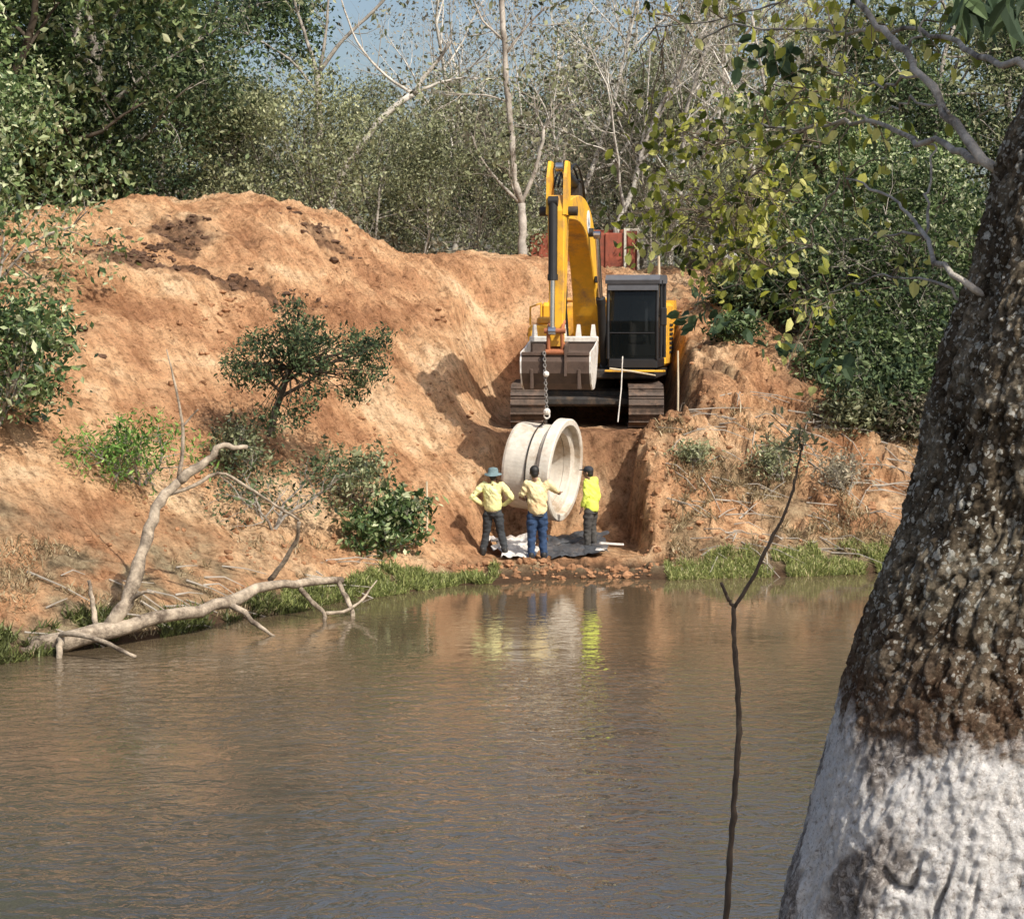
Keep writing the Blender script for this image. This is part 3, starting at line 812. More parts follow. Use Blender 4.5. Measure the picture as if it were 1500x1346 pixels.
for k_, (px, py, Y, H, lf, lab) in enumerate((
    (1225, 470, 43.5, 2.6, 'leaf_glossy', 'glossy dark shrub at the head of the dark gully on the right bank'),
    (1290, 500, 42.5, 3.3, 'leaf_glossy', 'tall dark shrub in the middle of the green mass on the right bank'),
    (1350, 520, 42, 3.6, 'leaf_glossy', 'tall glossy shrub just left of the big trunk on the right bank'),
    (1260, 560, 40.5, 2.0, 'leaf_glossy', 'dark shrub hanging over the rough soil of the right bank'),
    (1320, 590, 39.8, 2.4, 'leaf_glossy', 'glossy shrub low in the green mass left of the big trunk'),
    (1385, 600, 39.6, 3.0, 'leaf_dark', 'dark shrub partly hidden by the big trunk'),
    (1400, 420, 44, 3.6, 'leaf_glossy', 'dark shrub high on the right bank behind the big trunk'),
    (1180, 420, 46.5, 1.7, 'leaf_glossy', 'shrub on the crest left of the dark gully'),
    (1095, 470, 43.5, .9, 'leaf_dark', 'low dark shrub on the rough crest right of the cab'),
    (1340, 655, 38.2, 1.0, 'leaf_dry', 'withered shrub at the lower edge of the green mass by the big trunk'),
    (1275, 640, 38.3, .7, 'leaf_olive', 'small weedy shrub below the hanging dark shrubs'))):
    bush('bank_shrub', lab, at(px, py, Y), H, lf, 7, .22, .12, 200 + k_, lvb=.42, aspect=.5, stems=8, sc=(1.0, .8, .9), spread=.75)
# flat crowned little tree on the slope
rng = np.random.RandomState(77)
b = at(396, 632, 33.8); b[2] = hz(b[0], b[1]) - .05
root = thing('umbrella_tree', 'small dark green tree with a flat crown leaning over the orange slope', 'tree', tuple(b))
mb = MB(); tips = []
Yt = 33.8
for pp, r0, r1 in [([(396, 640), (402, 605), (413, 575), (418, 560)], .07, .05), ([(413, 575), (390, 555), (370, 535)], .035, .02), ([(418, 560), (425, 530), (435, 500), (440, 470)], .04, .02),
                   ([(410, 582), (450, 560), (490, 530), (520, 520)], .035, .02), ([(418, 560), (455, 535), (480, 510)], .035, .015), ([(418, 560), (400, 520), (395, 500)], .03, .015)]:
    Q = np.array([at(q[0], q[1], Yt) for q in pp]); mb.tube(Q, np.linspace(r0, r1, len(Q)), 8)
cl = []
for (cx, cy, rx, ry, n) in ((405, 505, 52, 26, 130), (440, 475, 34, 18, 55), (455, 530, 32, 30, 80), (535, 530, 34, 36, 90), (352, 545, 26, 20, 46), (385, 555, 26, 18, 40), (520, 570, 16, 18, 26), (425, 447, 22, 10, 18), (500, 500, 44, 16, 50), (465,570,16,10,12), (560, 500, 14, 22, 18), (340, 525, 14, 14, 14), (435, 600, 30, 22, 34), (395, 610, 26, 20, 26)):
    for q in range(n):
        a = rng.uniform(0, 6.28); rr = rng.uniform(0, 1) ** .5
        p = at(cx + rx * rr * math.cos(a), cy + ry * rr * math.sin(a), Yt + rng.normal() * .45)
        cl.append(p)
for q in rng.choice(len(cl), 120, replace=False):
    mb.tube([at(425, 540, Yt), (at(425, 540, Yt) + cl[q]) / 2 + rng.normal(size=3) * .08, cl[q]], [.012, .008, .004], 4)
mb.build('trunk', M['bark_dark'], root)
lb = MB(); crown_leaves(rng, lb, cl, 15, .10, .08, .4, .6, .42); lb.build('crown', M['leaf_dark'], root, attr=True)

# fallen dead tree at the water edge ---------------------------------
M['deadwood'] = simple('bleached_deadwood', (0.42, 0.345, 0.26), 0.85, var=.4, scale=7, dirt=(0.10, 0.075, 0.055), dirt_amt=.6, bmp=.9, spec=.2)
base = at(60, 945, 26.6)
fallen, _ = poly_tree('fallen_tree', 'bleached dead tree fallen along the water at the left bank', 27,
    [([(42, 948, -1.2), (100, 940, -1.0), (170, 918, -.6), (250, 901, .0), (330, 884, .75), (385, 860, 1.5), (440, 852, 2.0), (500, 850, 2.7)], .14, .065),
     ([(160, 920, -.6), (190, 870, -.4), (205, 820, -.2), (222, 770, .0), (232, 735, .2), (262, 705, .4)], .12, .075),
     ([(262, 705, .4), (290, 685, .5), (312, 668, .6), (322, 650, .6), (345, 657, .7), (362, 655, .8)], .085, .035),
     ([(245, 725, .3), (285, 712, .4), (320, 690, .6), (350, 705, .8), (395, 735, 1.0), (438, 762, 1.2)], .032, .020),
     ([(438, 765, 1.2), (436, 790, 1.4), (415, 825, 1.6), (395, 850, 1.7)], .028, .05),
     ([(262, 700, .4), (268, 660, .4), (268, 620, .4), (258, 570, .4), (244, 512, .4)], .038, .010),
     ([(268, 625, .4), (280, 610, .4), (290, 600, .3)], .02, .01),
     ([(330, 885, .8), (350, 890, .7), (375, 915, .5), (402, 932, .3)], .06, .025),
     ([(495, 852, 2.6), (510, 880, 2.4), (518, 905, 2.2), (518, 945, 2.0)], .048, .034),
     ([(440, 862, 2.0), (460, 885, 1.9), (478, 900, 1.8), (470, 925, 1.6)], .050, .028),
     ([(478, 898, 1.8), (505, 897, 2.1), (530, 880, 2.4), (552, 850, 2.8)], .034, .012),
     ([(95, 938, -1.0), (85, 930, -1.3), (110, 928, -1.5), (150, 938, -1.7), (198, 962, -2.1)], .045, .03),
     ([(88, 935, -1.3), (86, 960, -1.5), (87, 995, -1.6)], .055, .04),
     ([(180, 900, -.5), (192, 878, -.5), (210, 866, -.6), (225, 868, -.7)], .038, .022),
     ([(140, 925, -.6), (136, 880, -.4), (130, 850, -.3)], .045, .03),
     ([(60, 943, -1.15), (50, 950, -1.3), (30, 955, -1.4)], .12, .07)],
    'deadwood', (60, 945, 26.6), seed=3, k=14, part='branch')
# dead twigs and driftwood lying round its foot
rng = np.random.RandomState(31)

# grass and straw ------------------------------------------------------
def blades(name, label, pts, h, w_, mat, seed, kind='stuff', cat='grass', lvb=.5, lean=.5):
    rng = np.random.RandomState(seed); n = len(pts)
    P0 = np.asarray(pts); a = rng.uniform(0, 6.28, n)
    s = np.c_[np.cos(a), np.sin(a), a * 0]; H = h * rng.uniform(.4, 1.3, n)[:, None]
    b = rng.normal(size=(n, 3)) * lean; b[:, 2] = 1; b /= np.linalg.norm(b, axis=1)[:, None]
    b2 = b + rng.normal(size=(n, 3)) * .4 - np.array([0, 0, .35])
    V = np.stack([P0 - s * w_, P0 + s * w_, P0 + b * H * .6 + s * w_ * .8, P0 + b * H * .6 - s * w_ * .8, P0 + b * H * .6 + b2 * H * .45], 1)
    o = (np.arange(n) * 5)[:, None]
    F = (o + np.array([[0, 1, 2, 3]])).tolist() + (o + np.array([[3, 2, 4]])).tolist()
    mb = MB(); mb.add(V.reshape(-1, 3), F, np.repeat(np.clip(lvb + rng.normal(size=n) * .25, 0, 1), 5))
    return tag(mb.build(name, M[mat], attr=True), label, cat, kind=kind)

def scatter(n, x0, x1, d0, d1, rng, f=None, zmin=-.05):
    x = rng.uniform(x0, x1, n); y = shore(x) + rng.uniform(d0, d1, n)
    k = np.ones(n, bool) if f is None else f(x, y)
    x, y = x[k], y[k]; z = height(x, y)
    k = z > zmin
    return np.c_[x, y, z][k]
rng = np.random.RandomState(61)
g1 = scatter(24000, -3.6, -.25, -.25, 1.0, rng, lambda x, y: fbm(x * 1.4, y * 1.4, 3, 3) > -.22)
blades('bank_grass', 'green grass fringe along the water left of the workers', g1, .15, .012, 'grass', 1, lvb=.45)
g2 = scatter(22000, 2.75, 6.9, -.25, .75, rng, lambda x, y: fbm(x * 1.2, y * 1.2, 9, 3) > -.3)
blades('bank_grass', 'bright green grass fringe along the water on the right bank', g2, .15, .012, 'grass', 2, lvb=.6)
g3 = scatter(9000, -7.5, -2.4, .1, 3.2, rng, lambda x, y: fbm(x * .9, y * .9, 5, 3) > .12)
blades('dry_grass', 'dry weeds and straw on the lower left slope', g3, .15, .009, 'straw', 3, lvb=.5, lean=.9, cat='dry grass')
g4 = scatter(15000, 2.9, 8.0, .5, 4.6, rng, lambda x, y: fbm(x * .9, y * .9, 15, 3) > .08)
blades('dry_grass', 'pale dry weeds scattered over the right bank', g4, .22, .011, 'straw', 4, lvb=.45, lean=1.0, cat='dry grass')
g5 = scatter(9000, -7.4, -2.6, -.1, .9, rng, lambda x, y: fbm(x * 1.4, y * 1.4, 23, 3) > .0)
blades('bank_weeds', 'dull green weeds at the water edge behind the dead tree', g5, .22, .013, 'grass', 5, lvb=.2, lean=.8)

# dry sticks strewn over the right bank and by the dead tree
rng = np.random.RandomState(71); mb = MB()
for q in range(195):
    if q < 160: x = rng.uniform(2.9, 8); y = shore(x) + rng.uniform(.6, 5)
    else: x = rng.uniform(-7, -2.5); y = shore(x) + rng.uniform(.1, 2.6)
    a = rng.normal() * .6 + (-.6 if x > 0 else .3); l = rng.uniform(.25, 1.3)
    x1, y1 = x + math.cos(a) * l, y + math.sin(a) * l * .6
    z0, z1 = hz(x, y) + .02, hz(x1, y1) + rng.uniform(.02, .15)
    md = np.array([(x + x1) / 2, (y + y1) / 2, (z0 + z1) / 2 + rng.uniform(.0, .1)])
    mb.tube([(x, y, z0), md, (x1, y1, z1)], [rng.uniform(.008, .02), .010, .005], 5)
tag(mb.build('dry_sticks', M['twig']), 'dry roots and sticks strewn over both banks', 'sticks', kind='stuff')

# clods -----------------------------------------------------------------
M['clod'] = simple('earth_clod', (0.30, 0.16, 0.085), .95, var=.45, scale=2.5, bmp=.6, spec=.1)
M['clod_dark'] = simple('dark_earth_clod', (0.10, 0.06, 0.04), .95, var=.5, scale=3, bmp=.6, spec=.1)
def clods(name, label, pts, sizes, mat, seed):
    rng = np.random.RandomState(seed); mb = MB()
    for i_, (p, s_) in enumerate(zip(pts, sizes)):
        mb.ball(p, s_ * rng.uniform(.6, 1.2, 3) * np.array([1, 1, .7]), 8, seed=i_ * .37, amp=.55)
    return tag(mb.build(name, M[mat]), label, 'earth clods', kind='stuff')
rng = np.random.RandomState(81)
p1 = scatter(3200, -7, 8, .8, 13, rng, lambda x, y: (fbm(x * .6, y * .6, 31, 3) > .1) & (y < 46) & (np.abs(x - 1.5) > 2.2))
clods('earth_clods', 'orange earth clods scattered over the cut banks', p1, rng.uniform(.015, .03, len(p1)) + .07 * rng.uniform(0, 1, len(p1)) ** 4 , 'clod', 1)
pts = []
for (px, py, Y, rx, ry, n) in ((268, 352, 42.4, .55, .5, 70), (215, 400, 40.2, 1.5, .35, 110), (225, 372, 41.3, .5, .4, 45), (185, 388, 40.8, .5, .35, 40), (330, 405, 40.2, 1.7, .4, 110), (430, 410, 40.5, .15, .15, 6), (470, 360, 43.8, .9, .6, 50), (70, 455, 36, .3, .3, 14), (100, 520, 34.5, .3, .5, 10)):
    p = at(px, py, Y)
    for k in range(n):
        x = p[0] + rng.normal() * rx * .6; y = p[1] + rng.normal() * ry * .8
        pts.append((x, y, hz(x, y)))
clods('dark_clods', 'dark humus clods lying on the face of the spoil heap', pts, .02 + .10 * rng.uniform(0, 1, len(pts)) ** 2, 'clod_dark', 2)
pts = []
for k in range(420):
    x = rng.uniform(2.45, 4.6); y = rng.uniform(33.9, 39)
    if x < 3.2 or rng.uniform() < .35: pts.append((x, y, hz(x, y)))
for k in range(420):
    x = rng.uniform(-1.4, 2.6); y = rng.normal() * .22 + 33.75; pts.append((x, y, hz(x, y)))
clods('broken_clods', 'broken brown clods round the rim of the pit', pts, rng.uniform(.015, .04, len(pts)) + .08 * rng.uniform(0, 1, len(pts)) ** 3, 'clod', 3)

# ------------------------------------------------------------------ excavator
M['yellow'] = simple('yellow_paint', (0.84, 0.45, 0.035), .5, var=.14, scale=3.5, dirt=(0.40, 0.22, 0.09), dirt_amt=.45, bmp=.1)
M['steel_dark'] = simple('dark_steel', (0.035, 0.032, 0.03), .55, metal=.3, var=.4, scale=8, dirt=(0.12, 0.08, 0.05), dirt_amt=.4)
M['black'] = simple('black_rubber', (0.015, 0.015, 0.016), .6, var=.3)
M['chrome'] = simple('chromed_rod', (0.6, 0.6, 0.6), .2, metal=1, var=.1)
M['track'] = simple('muddy_track_steel', (0.09, 0.065, 0.05), .75, metal=.1, var=.45, scale=7, dirt=(0.24, 0.15, 0.10), dirt_amt=.45, bmp=.4)
M['cabgrey'] = simple('grey_cab_roof', (0.10, 0.105, 0.12), .5, var=.15)
M['cabframe'] = simple('dark_cab_frame', (0.012, 0.012, 0.014), .5, var=.3)
M['bucket'] = simple('worn_shaded_bucket_steel', (0.095, 0.06, 0.043), .7, metal=.1, var=.35, scale=4, dirt=(0.09, 0.06, 0.045), dirt_amt=.5, bmp=.3)  # the shell's shadow is put into this dark base colour
M['bright_steel'] = simple('scoured_steel', (0.72, 0.68, 0.62), .45, metal=.1, var=.2, scale=9, dirt=(0.36, 0.27, 0.19), dirt_amt=.3)
M['seat'] = simple('seat_cloth', (0.03, 0.03, 0.035), .9)
m, N, L, P = new_mat('cab_glass')
P.inputs['Base Color'].default_value = (0.01, 0.013, 0.014, 1); P.inputs['Roughness'].default_value = .04
tr = N.new('ShaderNodeBsdfTransparent'); tr.inputs[0].default_value = (.45, .5, .48, 1)
ms = N.new('ShaderNodeMixShader'); ms.inputs[0].default_value = .55
L.new(P.outputs[0], ms.inputs[1]); L.new(tr.outputs[0], ms.inputs[2]); L.new(ms.outputs[0], N['Material Output'].inputs[0])
M['glass'] = m

EC = np.array([1.62, 41.5, 2.33])
def frame(yaw, C):
    """Machine frame: lx to the picture right, u forward (towards the river), w up."""
    s_, c_ = math.sin(R(yaw)), math.cos(R(yaw))
    A = np.array([[c_, -s_, 0], [-s_, -c_, 0], [0, 0, 1.0]])
    return lambda p: np.asarray(p, float) @ A + C
TH = frame(9.5, EC); TU = frame(2.0, EC)
exc = thing('excavator', 'yellow tracked excavator lowering a concrete pipe on a chain', 'excavator', tuple(EC))

def Bx(lo, hi, T, b=.02): return MB().box(lo, hi, T, b)
# tracks
for sx in (-1, 1):
    xc = sx * 1.22; hw = .36
    mb = MB(); ns = 54; path = []
    Lh, rr = 1.75, .40
    per = 4 * Lh + 2 * math.pi * rr
    for k in range(ns):
        s_ = per * k / ns
        if s_ < 2 * Lh: u_, w_, an = -Lh + s_, 2 * rr + .04, 90
        elif s_ < 2 * Lh + math.pi * rr:
            t = (s_ - 2 * Lh) / rr; u_, w_, an = Lh + rr * math.sin(t), rr + .04 + rr * math.cos(t), 90 - math.degrees(t)
        elif s_ < 4 * Lh + math.pi * rr: u_, w_, an = Lh - (s_ - 2 * Lh - math.pi * rr), .04, -90
        else:
            t = (s_ - 4 * Lh - math.pi * rr) / rr; u_, w_, an = -Lh - rr * math.sin(t), rr + .04 - rr * math.cos(t), -90 - math.degrees(t)
        a = R(an); nrm = np.array([math.cos(a), math.sin(a)]); tg = np.array([math.sin(a), -math.cos(a)])
        cpt = np.array([u_, w_])
        h = per / ns * .47
        sh = [cpt + tg * -h - nrm * .02, cpt + tg * h - nrm * .02, cpt + tg * h + nrm * .015, cpt + tg * h * .55 + nrm * .02, cpt + tg * h * .5 + nrm * .06, cpt + tg * h * .3 + nrm * .06, cpt + tg * h * .2 + nrm * .015, cpt + tg * -h + nrm * .012]
        mb.prism(sh, xc - hw, xc + hw, TU)
    trk = mb.build('track', M['track'], exc)
    mb = MB(); mb.box((xc - .17, -Lh, .22), (xc + .17, Lh, .62), TU, .05); mb.build('track_frame', M['steel_dark'], trk)
    for u_, r_ in ((Lh, .36), (-Lh, .36)):
        mb = MB(); mb.cyl(TU([xc - .12, u_, rr + .04]), TU([xc + .12, u_, rr + .04]), r_, k=24)
        mb.cyl(TU([xc - .2, u_, rr + .04]), TU([xc + .2, u_, rr + .04]), .12, k=16); mb.build('idler_wheel', M['steel_dark'], trk)
    for q in range(6):
        u_ = -1.35 + q * .54
        mb = MB(); mb.cyl(TU([xc - .2, u_, .17]), TU([xc + .2, u_, .17]), .11, k=14); mb.build('roller', M['steel_dark'], trk)
mb = MB(); mb.box((-1.05, -.9, .45), (1.05, .9, .78), TU, .06); mb.box((-1.0, .9, .42), (1.0, 1.35, .62), TU, .05)
mb.cyl(TU([0, 0, .78]), TU([0, 0, 1.0]), .62, k=32); mb.build('undercarriage', M['steel_dark'], exc)
# house
mb = MB(); mb.box((-1.12, -2.6, 1.0), (1.62, 1.35, 1.2), TH, .03); mb.build('deck', M['steel_dark'], exc)
mb = MB(); pr = [(-3.05, 1.35), (-2.9, 1.05), (-2.35, 1.05), (-2.35, 2.68), (-2.85, 2.68), (-3.1, 2.4)]
mb.prism(pr, -1.2, 1.70, TH); cw = mb.build('counterweight', M['yellow'], exc)
mb = MB(); mb.box((-1.1, -2.345, 1.205), (1.68, -.5, 2.62), TH, .08); mb.box((-.9, -2.2, 2.625), (.9, -.8, 2.72), TH, .05)
hood = mb.build('engine_hood', M['yellow'], exc)
mb = MB()
for z in range(7): mb.box((1.683, -2.1, 1.5 + z * .1), (1.70, -1.3, 1.55 + z * .1), TH)
mb.build('vent_grille', M['black'], hood)
mb = MB(); mb.cyl(TH([-.7, -1.6, 2.7]), TH([-.7, -1.6, 3.0]), .06, k=14); mb.build('exhaust_pipe', M['steel_dark'], hood)
mb = MB(); mb.box((-1.1, -.48, 1.205), (-.42, 1.25, 2.12), TH, .07); mb.box((-1.05, -.4, 2.13), (-.5, .3, 2.3), TH, .04); mb.build('tool_box', M['yellow'], exc)
mb = MB()
for (a, b) in (((-1.05, 1.2, 2.12), (-1.05, 1.2, 2.5)), ((-1.05, 1.2, 2.5), (-1.05, -.3, 2.6)), ((-1.05, -.3, 2.6), (-1.05, -.3, 2.3))):
    mb.cyl(TH(a), TH(b), .02, k=8)
mb.build('handrail', M['yellow'], exc)
# cab
c0, c1, f0, f1, z0, z1 = .58, 1.68, -.45, 1.35, 1.21, 3.18
cab = MB(); cab.box((c0 + .03, f0 + .03, z0), (c1 - .03, f1 - .05, z0 + .22), TH, .03)
cab.box((c0 + .02, f0, z0 + .221), (c1 - .02, f0 + .06, z1 - .15), TH, .02)
cab.box((c0, f0, z0 + .221), (c0 + .06, f0 + .9, z1 - .12), TH, .02)
cab_o = cab.build('cab', M['cabframe'], exc)
mb = MB()
for lx in (c0 + .035, c1 - .035):
    mb.tube([TH([lx, f1 - .06, z0 + .21]), TH([lx, f1, z0 + 1.0]), TH([lx, f1 - .12, z1 - .14])], .035, 8)
    mb.tube([TH([lx, f1 - .9, z0 + .21]), TH([lx, f1 - .9, z1 - .14])], .03, 8)
    mb.tube([TH([lx, f0 + .04, z0 + .21]), TH([lx, f0 + .04, z1 - .14])], .04, 8)
mb.tube([TH([c0, f1 - .02, z0 + .75]), TH([c1, f1 - .02, z0 + .75])], .014, 8)
mb.build('pillar', M['cabframe'], cab_o)
mb = MB(); mb.prism([(f0 - .03, z1 - .16), (f1 + .02, z1 - .20), (f1 + .05, z1 - .12), (f1 - .12, z1 - .01), (f0 + .1, z1 + .02), (f0 - .03, z1 - .05)], c0 - .02, c1 + .02, TH)
mb.box((c0 + .02, f1 - .02, z1 - .34), (c1 - .02, f1 + .0, z1 - .19), TH, .01)
mb.build('cab_roof', M['cabgrey'], cab_o)
mb = MB(); Q = lambda a, b, c_, d: mb.add(TH(np.array([a, b, c_, d], float)), [[0, 1, 2, 3]])
Q((c0 + .06, f1 - .05, z0 + .225), (c1 - .06, f1 - .05, z0 + .225), (c1 - .06, f1 - .0, z0 + 1.0), (c0 + .06, f1 - .0, z0 + 1.0))
Q((c0 + .06, f1 - .0, z0 + 1.0), (c1 - .06, f1 - .0, z0 + 1.0), (c1 - .06, f1 - .11, z1 - .2), (c0 + .06, f1 - .11, z1 - .2))
mb.build('windscreen', M['glass'], cab_o)
mb = MB(); Q((c1 - .035, f1 - .08, z0 + .225), (c1 - .035, f1 - .9, z0 + .225), (c1 - .035, f1 - .9, z1 - .16), (c1 - .035, f1 - .14, z1 - .16)); mb.build('side_window', M['glass'], cab_o)
mb = MB(); Q((c0 + .035, f1 - .08, z0 + .225), (c0 + .035, f1 - .9, z0 + .225), (c0 + .035, f1 - .9, z1 - .16), (c0 + .035, f1 - .14, z1 - .16)); mb.build('side_window', M['glass'], cab_o)
mb = MB(); mb.box((c0 + .35, .1, z0 + .5), (c1 - .35, .6, z0 + .72), TH, .06); mb.box((c0 + .36, -.05, z0 + .72), (c1 - .36, .12, z0 + 1.45), TH, .06); mb.box((c0 + .45, -.03, z0 + 1.45), (c1 - .45, .08, z0 + 1.68), TH, .04)
mb.build('seat', M['seat'], cab_o)
for lx in (c0 + .25, c1 - .25): mb = MB(); mb.cyl(TH([lx, .6, z0 + .5]), TH([lx, .75, z0 + 1.0]), .02, k=8); mb.ball(TH([lx, .75, z0 + 1.03]), .045, 8); mb.build('joystick', M['black'], cab_o)
mb = MB(); mb.cyl(TH([c1, f1 - .1, z0 + 1.1]), TH([c1 + .12, f1 + .02, z0 + 1.12]), .015, k=8); mb.box((c1 + .04, f1, z0 + .9), (c1 + .17, f1 + .05, z0 + 1.28), TH, .02); mb.build('mirror', M['black'], cab_o)
mb = MB()
for z in (z0 + .5, z0 + 1.3): mb.cyl(TH([c1 + .05, f1 - .3, z]), TH([c1 + .05, f1 - .3, z]) + np.array([0, 0, .55]), .014, k=6)
mb.build('grab_handle', M['cabframe'], cab_o)
mb = MB(); mb.box((c0 + .0, f1 + .03, z0 - .06), (c1 + .15, f1 + .28, z0 - .02), TH, .01); mb.build('step', M['yellow'], cab_o)

BX = .1  # boom plane
def sweep_box(ctr, thick, hw, T, xoff=0.0):
    """Box section swept along a (u,w) centreline, chamfered corners."""
    ctr = np.array(ctr); n = len(ctr)
    tg = np.gradient(ctr, axis=0); tg /= np.linalg.norm(tg, axis=1)[:, None]
    nr = np.stack([-tg[:, 1], tg[:, 0]], 1)
    sec = [(-1, -.94), (-.9, -1), (.9, -1), (1, -.94), (1, .94), (.9, 1), (-.9, 1), (-1, .94)]
    V = []
    for i_ in range(n):
        for (a, b) in sec:
            q = ctr[i_] + nr[i_] * thick[i_] * .5 * b
            V.append((xoff + a * hw[i_], q[0], q[1]))
    F = []
    for i_ in range(n - 1):
        for j_ in range(8):
            F.append([i_ * 8 + j_, i_ * 8 + (j_ + 1) % 8, (i_ + 1) * 8 + (j_ + 1) % 8, (i_ + 1) * 8 + j_])
    F += [list(range(8))[::-1], list(range((n - 1) * 8, n * 8))]
    return T(np.array(V)), F
def bez(p0, p1, p2, p3, n):
    t = np.linspace(0, 1, n)[:, None]; p0, p1, p2, p3 = map(np.array, (p0, p1, p2, p3))
    return (1 - t) ** 3 * p0 + 3 * (1 - t) ** 2 * t * p1 + 3 * (1 - t) * t * t * p2 + t ** 3 * p3
ctr = bez((.45, 1.7), (1.25, 3.9), (2.1, 4.75), (5.02, 4.28), 26)
th = np.interp(np.linspace(0, 1, 26), [0, .12, .5, .9, 1], [.34, .58, .80, .46, .30])
hw = np.interp(np.linspace(0, 1, 26), [0, .2, .9, 1], [.30, .25, .21, .16])
mb = MB(); mb.add(*sweep_box(ctr, th, hw, TH, BX)); boom = mb.build('boom', M['yellow'], exc)
mb = MB(); mb.cyl(TH([BX - .4, .48, 1.75]), TH([BX + .4, .48, 1.75]), .13, k=18); mb.cyl(TH([BX - .36, 5.05, 4.28]), TH([BX + .36, 5.05, 4.28]), .09, k=16); mb.cyl(TH([BX - .33, 2.35, 4.0]), TH([BX + .33, 2.35, 4.0]), .09, k=16); mb.build('pin', M['steel_dark'], boom)
# emblem on the boom side, near the elbow
M['white'] = simple('white_sticker', (.75, .76, .74), .5, var=.08)
M['blue'] = simple('blue_print', (.04, .09, .16), .5, var=.1)
i_ = 15; cc = ctr[i_]
mb = MB(); mb.cyl(TH([BX + hw[i_] + .001, cc[0], cc[1]]), TH([BX + hw[i_] + .012, cc[0], cc[1]]), .24, k=28); emb = mb.build('emblem', M['white'], boom)
mb = MB(); mb.prism([(cc[0] - .08, cc[1] - .04), (cc[0], cc[1] - .11), (cc[0] + .08, cc[1] - .02), (cc[0] + .03, cc[1] + .1), (cc[0] - .02, cc[1] + .01)], BX + hw[i_] + .013, BX + hw[i_] + .017, TH); mb.build('emblem_mark', M['blue'], emb)
# same emblem on the wide face under the elbow is not present; worklight
mb = MB(); mb.box((BX + hw[8], 1.35, 3.0), (BX + hw[8] + .1, 1.5, 3.14), TH, .02); mb.build('work_light', M['black'], boom)
def cylinder(name, a, b, split, r, lx, parent=exc):
    a = np.array(a); b = np.array(b); mid = a + (b - a) * split
    mb = MB(); A = TH([lx, *a]); B = TH([lx, *b]); C_ = TH([lx, *mid])
    mb.cyl(A, C_, r, k=18); mb.tube([C_ - (C_ - A) * .06, C_ + (B - A) * .01], r * 1.18, 18)
    mb.cyl(TH([lx - .09, *a]), TH([lx + .09, *a]), r * 1.1, k=14)
    o = mb.build(name, M['black'], parent)
    mb = MB(); mb.cyl(C_, B, r * .55, k=14); mb.cyl(TH([lx - .07, *b]), TH([lx + .07, *b]), r * .95, k=14); mb.build('piston_rod', M['chrome'], o)
    return o
for sx in (-1, 1): cylinder('boom_cylinder', (.95, 1.25), (2.3, 3.95), .52, .085, BX + sx * .40)
cylinder('arm_cylinder', (2.55, 4.95), (4.92, 5.12), .6, .09, BX)
mb = MB()
for q in range(4):
    lx = BX - .12 + q * .08
    P_ = bez((2.0, 4.65), (3.0, 5.35 + .1 * q), (4.2, 5.3), (4.85, 4.75), 14); mb.tube([TH([lx, *p]) for p in P_], .022, 7)
for q in range(2):
    P_ = bez((.9, 2.6), (1.7, 4.6), (2.3, 5.2), (3.0, 5.0), 14); mb.tube([TH([BX - .1 + .2 * q, *p]) for p in P_], .022, 7)
mb.build('hydraulic_hose', M['black'], boom)
mb = MB(); mb.box((BX - .1, 2.3, 4.68), (BX + .1, 2.75, 5.0), TH, .02); mb.build('cylinder_bracket', M['steel_dark'], boom)
# stick (dipper arm)
mb = MB()
sc_ = np.array([(5.06, 4.55), (5.08, 4.25), (5.14, 3.2), (5.18, 2.3), (5.22, 1.72)])
mb.add(*sweep_box(sc_[::-1], np.array([.24, .34, .48, .66, .5]), np.array([.12, .13, .15, .16, .16]), TH, BX))
for sx in (-1, 1): mb.prism([(4.80, 4.2), (5.42, 4.2), (5.36, 4.9), (5.12, 5.22), (4.84, 5.22), (4.76, 4.9)], BX + sx * .16 - .03, BX + sx * .16 + .03, TH)
stick = mb.build('stick', M['yellow'], exc)
cylinder('bucket_cylinder', (5.42, 4.45), (5.52, 2.02), .6, .085, BX - .05)
# links
mb = MB()
for sx in (-1, 1):
    a = TH([BX + sx * .13, 5.20, 2.2]); b_ = TH([BX + sx * .13, 5.52, 2.02]); c_ = TH([BX + sx * .13, 5.45, 1.62])
    mb.tube([a, b_], .035, 8); mb.tube([b_, c_], .035, 8)
mb.cyl(TH([BX - .2, 5.22, 1.72]), TH([BX + .2, 5.22, 1.72]), .075, k=14); mb.cyl(TH([BX - .2, 5.45, 1.62]), TH([BX + .2, 5.45, 1.62]), .06, k=14); mb.cyl(TH([BX - .2, 5.52, 2.02]), TH([BX + .2, 5.52, 2.02]), .05, k=14)
mb.build('bucket_link', simple('rusty_orange_link', (0.35, 0.12, 0.05), .6, var=.3), stick)
# bucket: curled in, teeth up on the machine side
pv = np.array([5.22, 1.72])
prof = np.array([(.20, -.10), (.27, -.28), (.25, -.50), (.12, -.70), (-.10, -.82), (-.36, -.80), (-.60, -.64), (-.78, -.36), (-.90, -.06), (-.93, .12)]) + pv
bw = .645
mb = MB(); n = len(prof); inn = prof + (pv + np.array([-.3, -.4]) - prof) * .06
V = [(BX + sx * bw, *p) for sx in (-1, 1) for p in prof] + [(BX + sx * bw, *p) for sx in (-1, 1) for p in inn]
F = []
for k in range(n - 1):
    F.append([k, k + 1, n + k + 1, n + k]); F.append([2 * n + k, 3 * n + k, 3 * n + k + 1, 2 * n + k + 1])
F += [[0, n, 3 * n, 2 * n], [n - 1, 3 * n - 1, 4 * n - 1, 2 * n - 1]]
mb.add(TH(np.array(V)), F); bkt = mb.build('bucket', M['bucket'], exc)
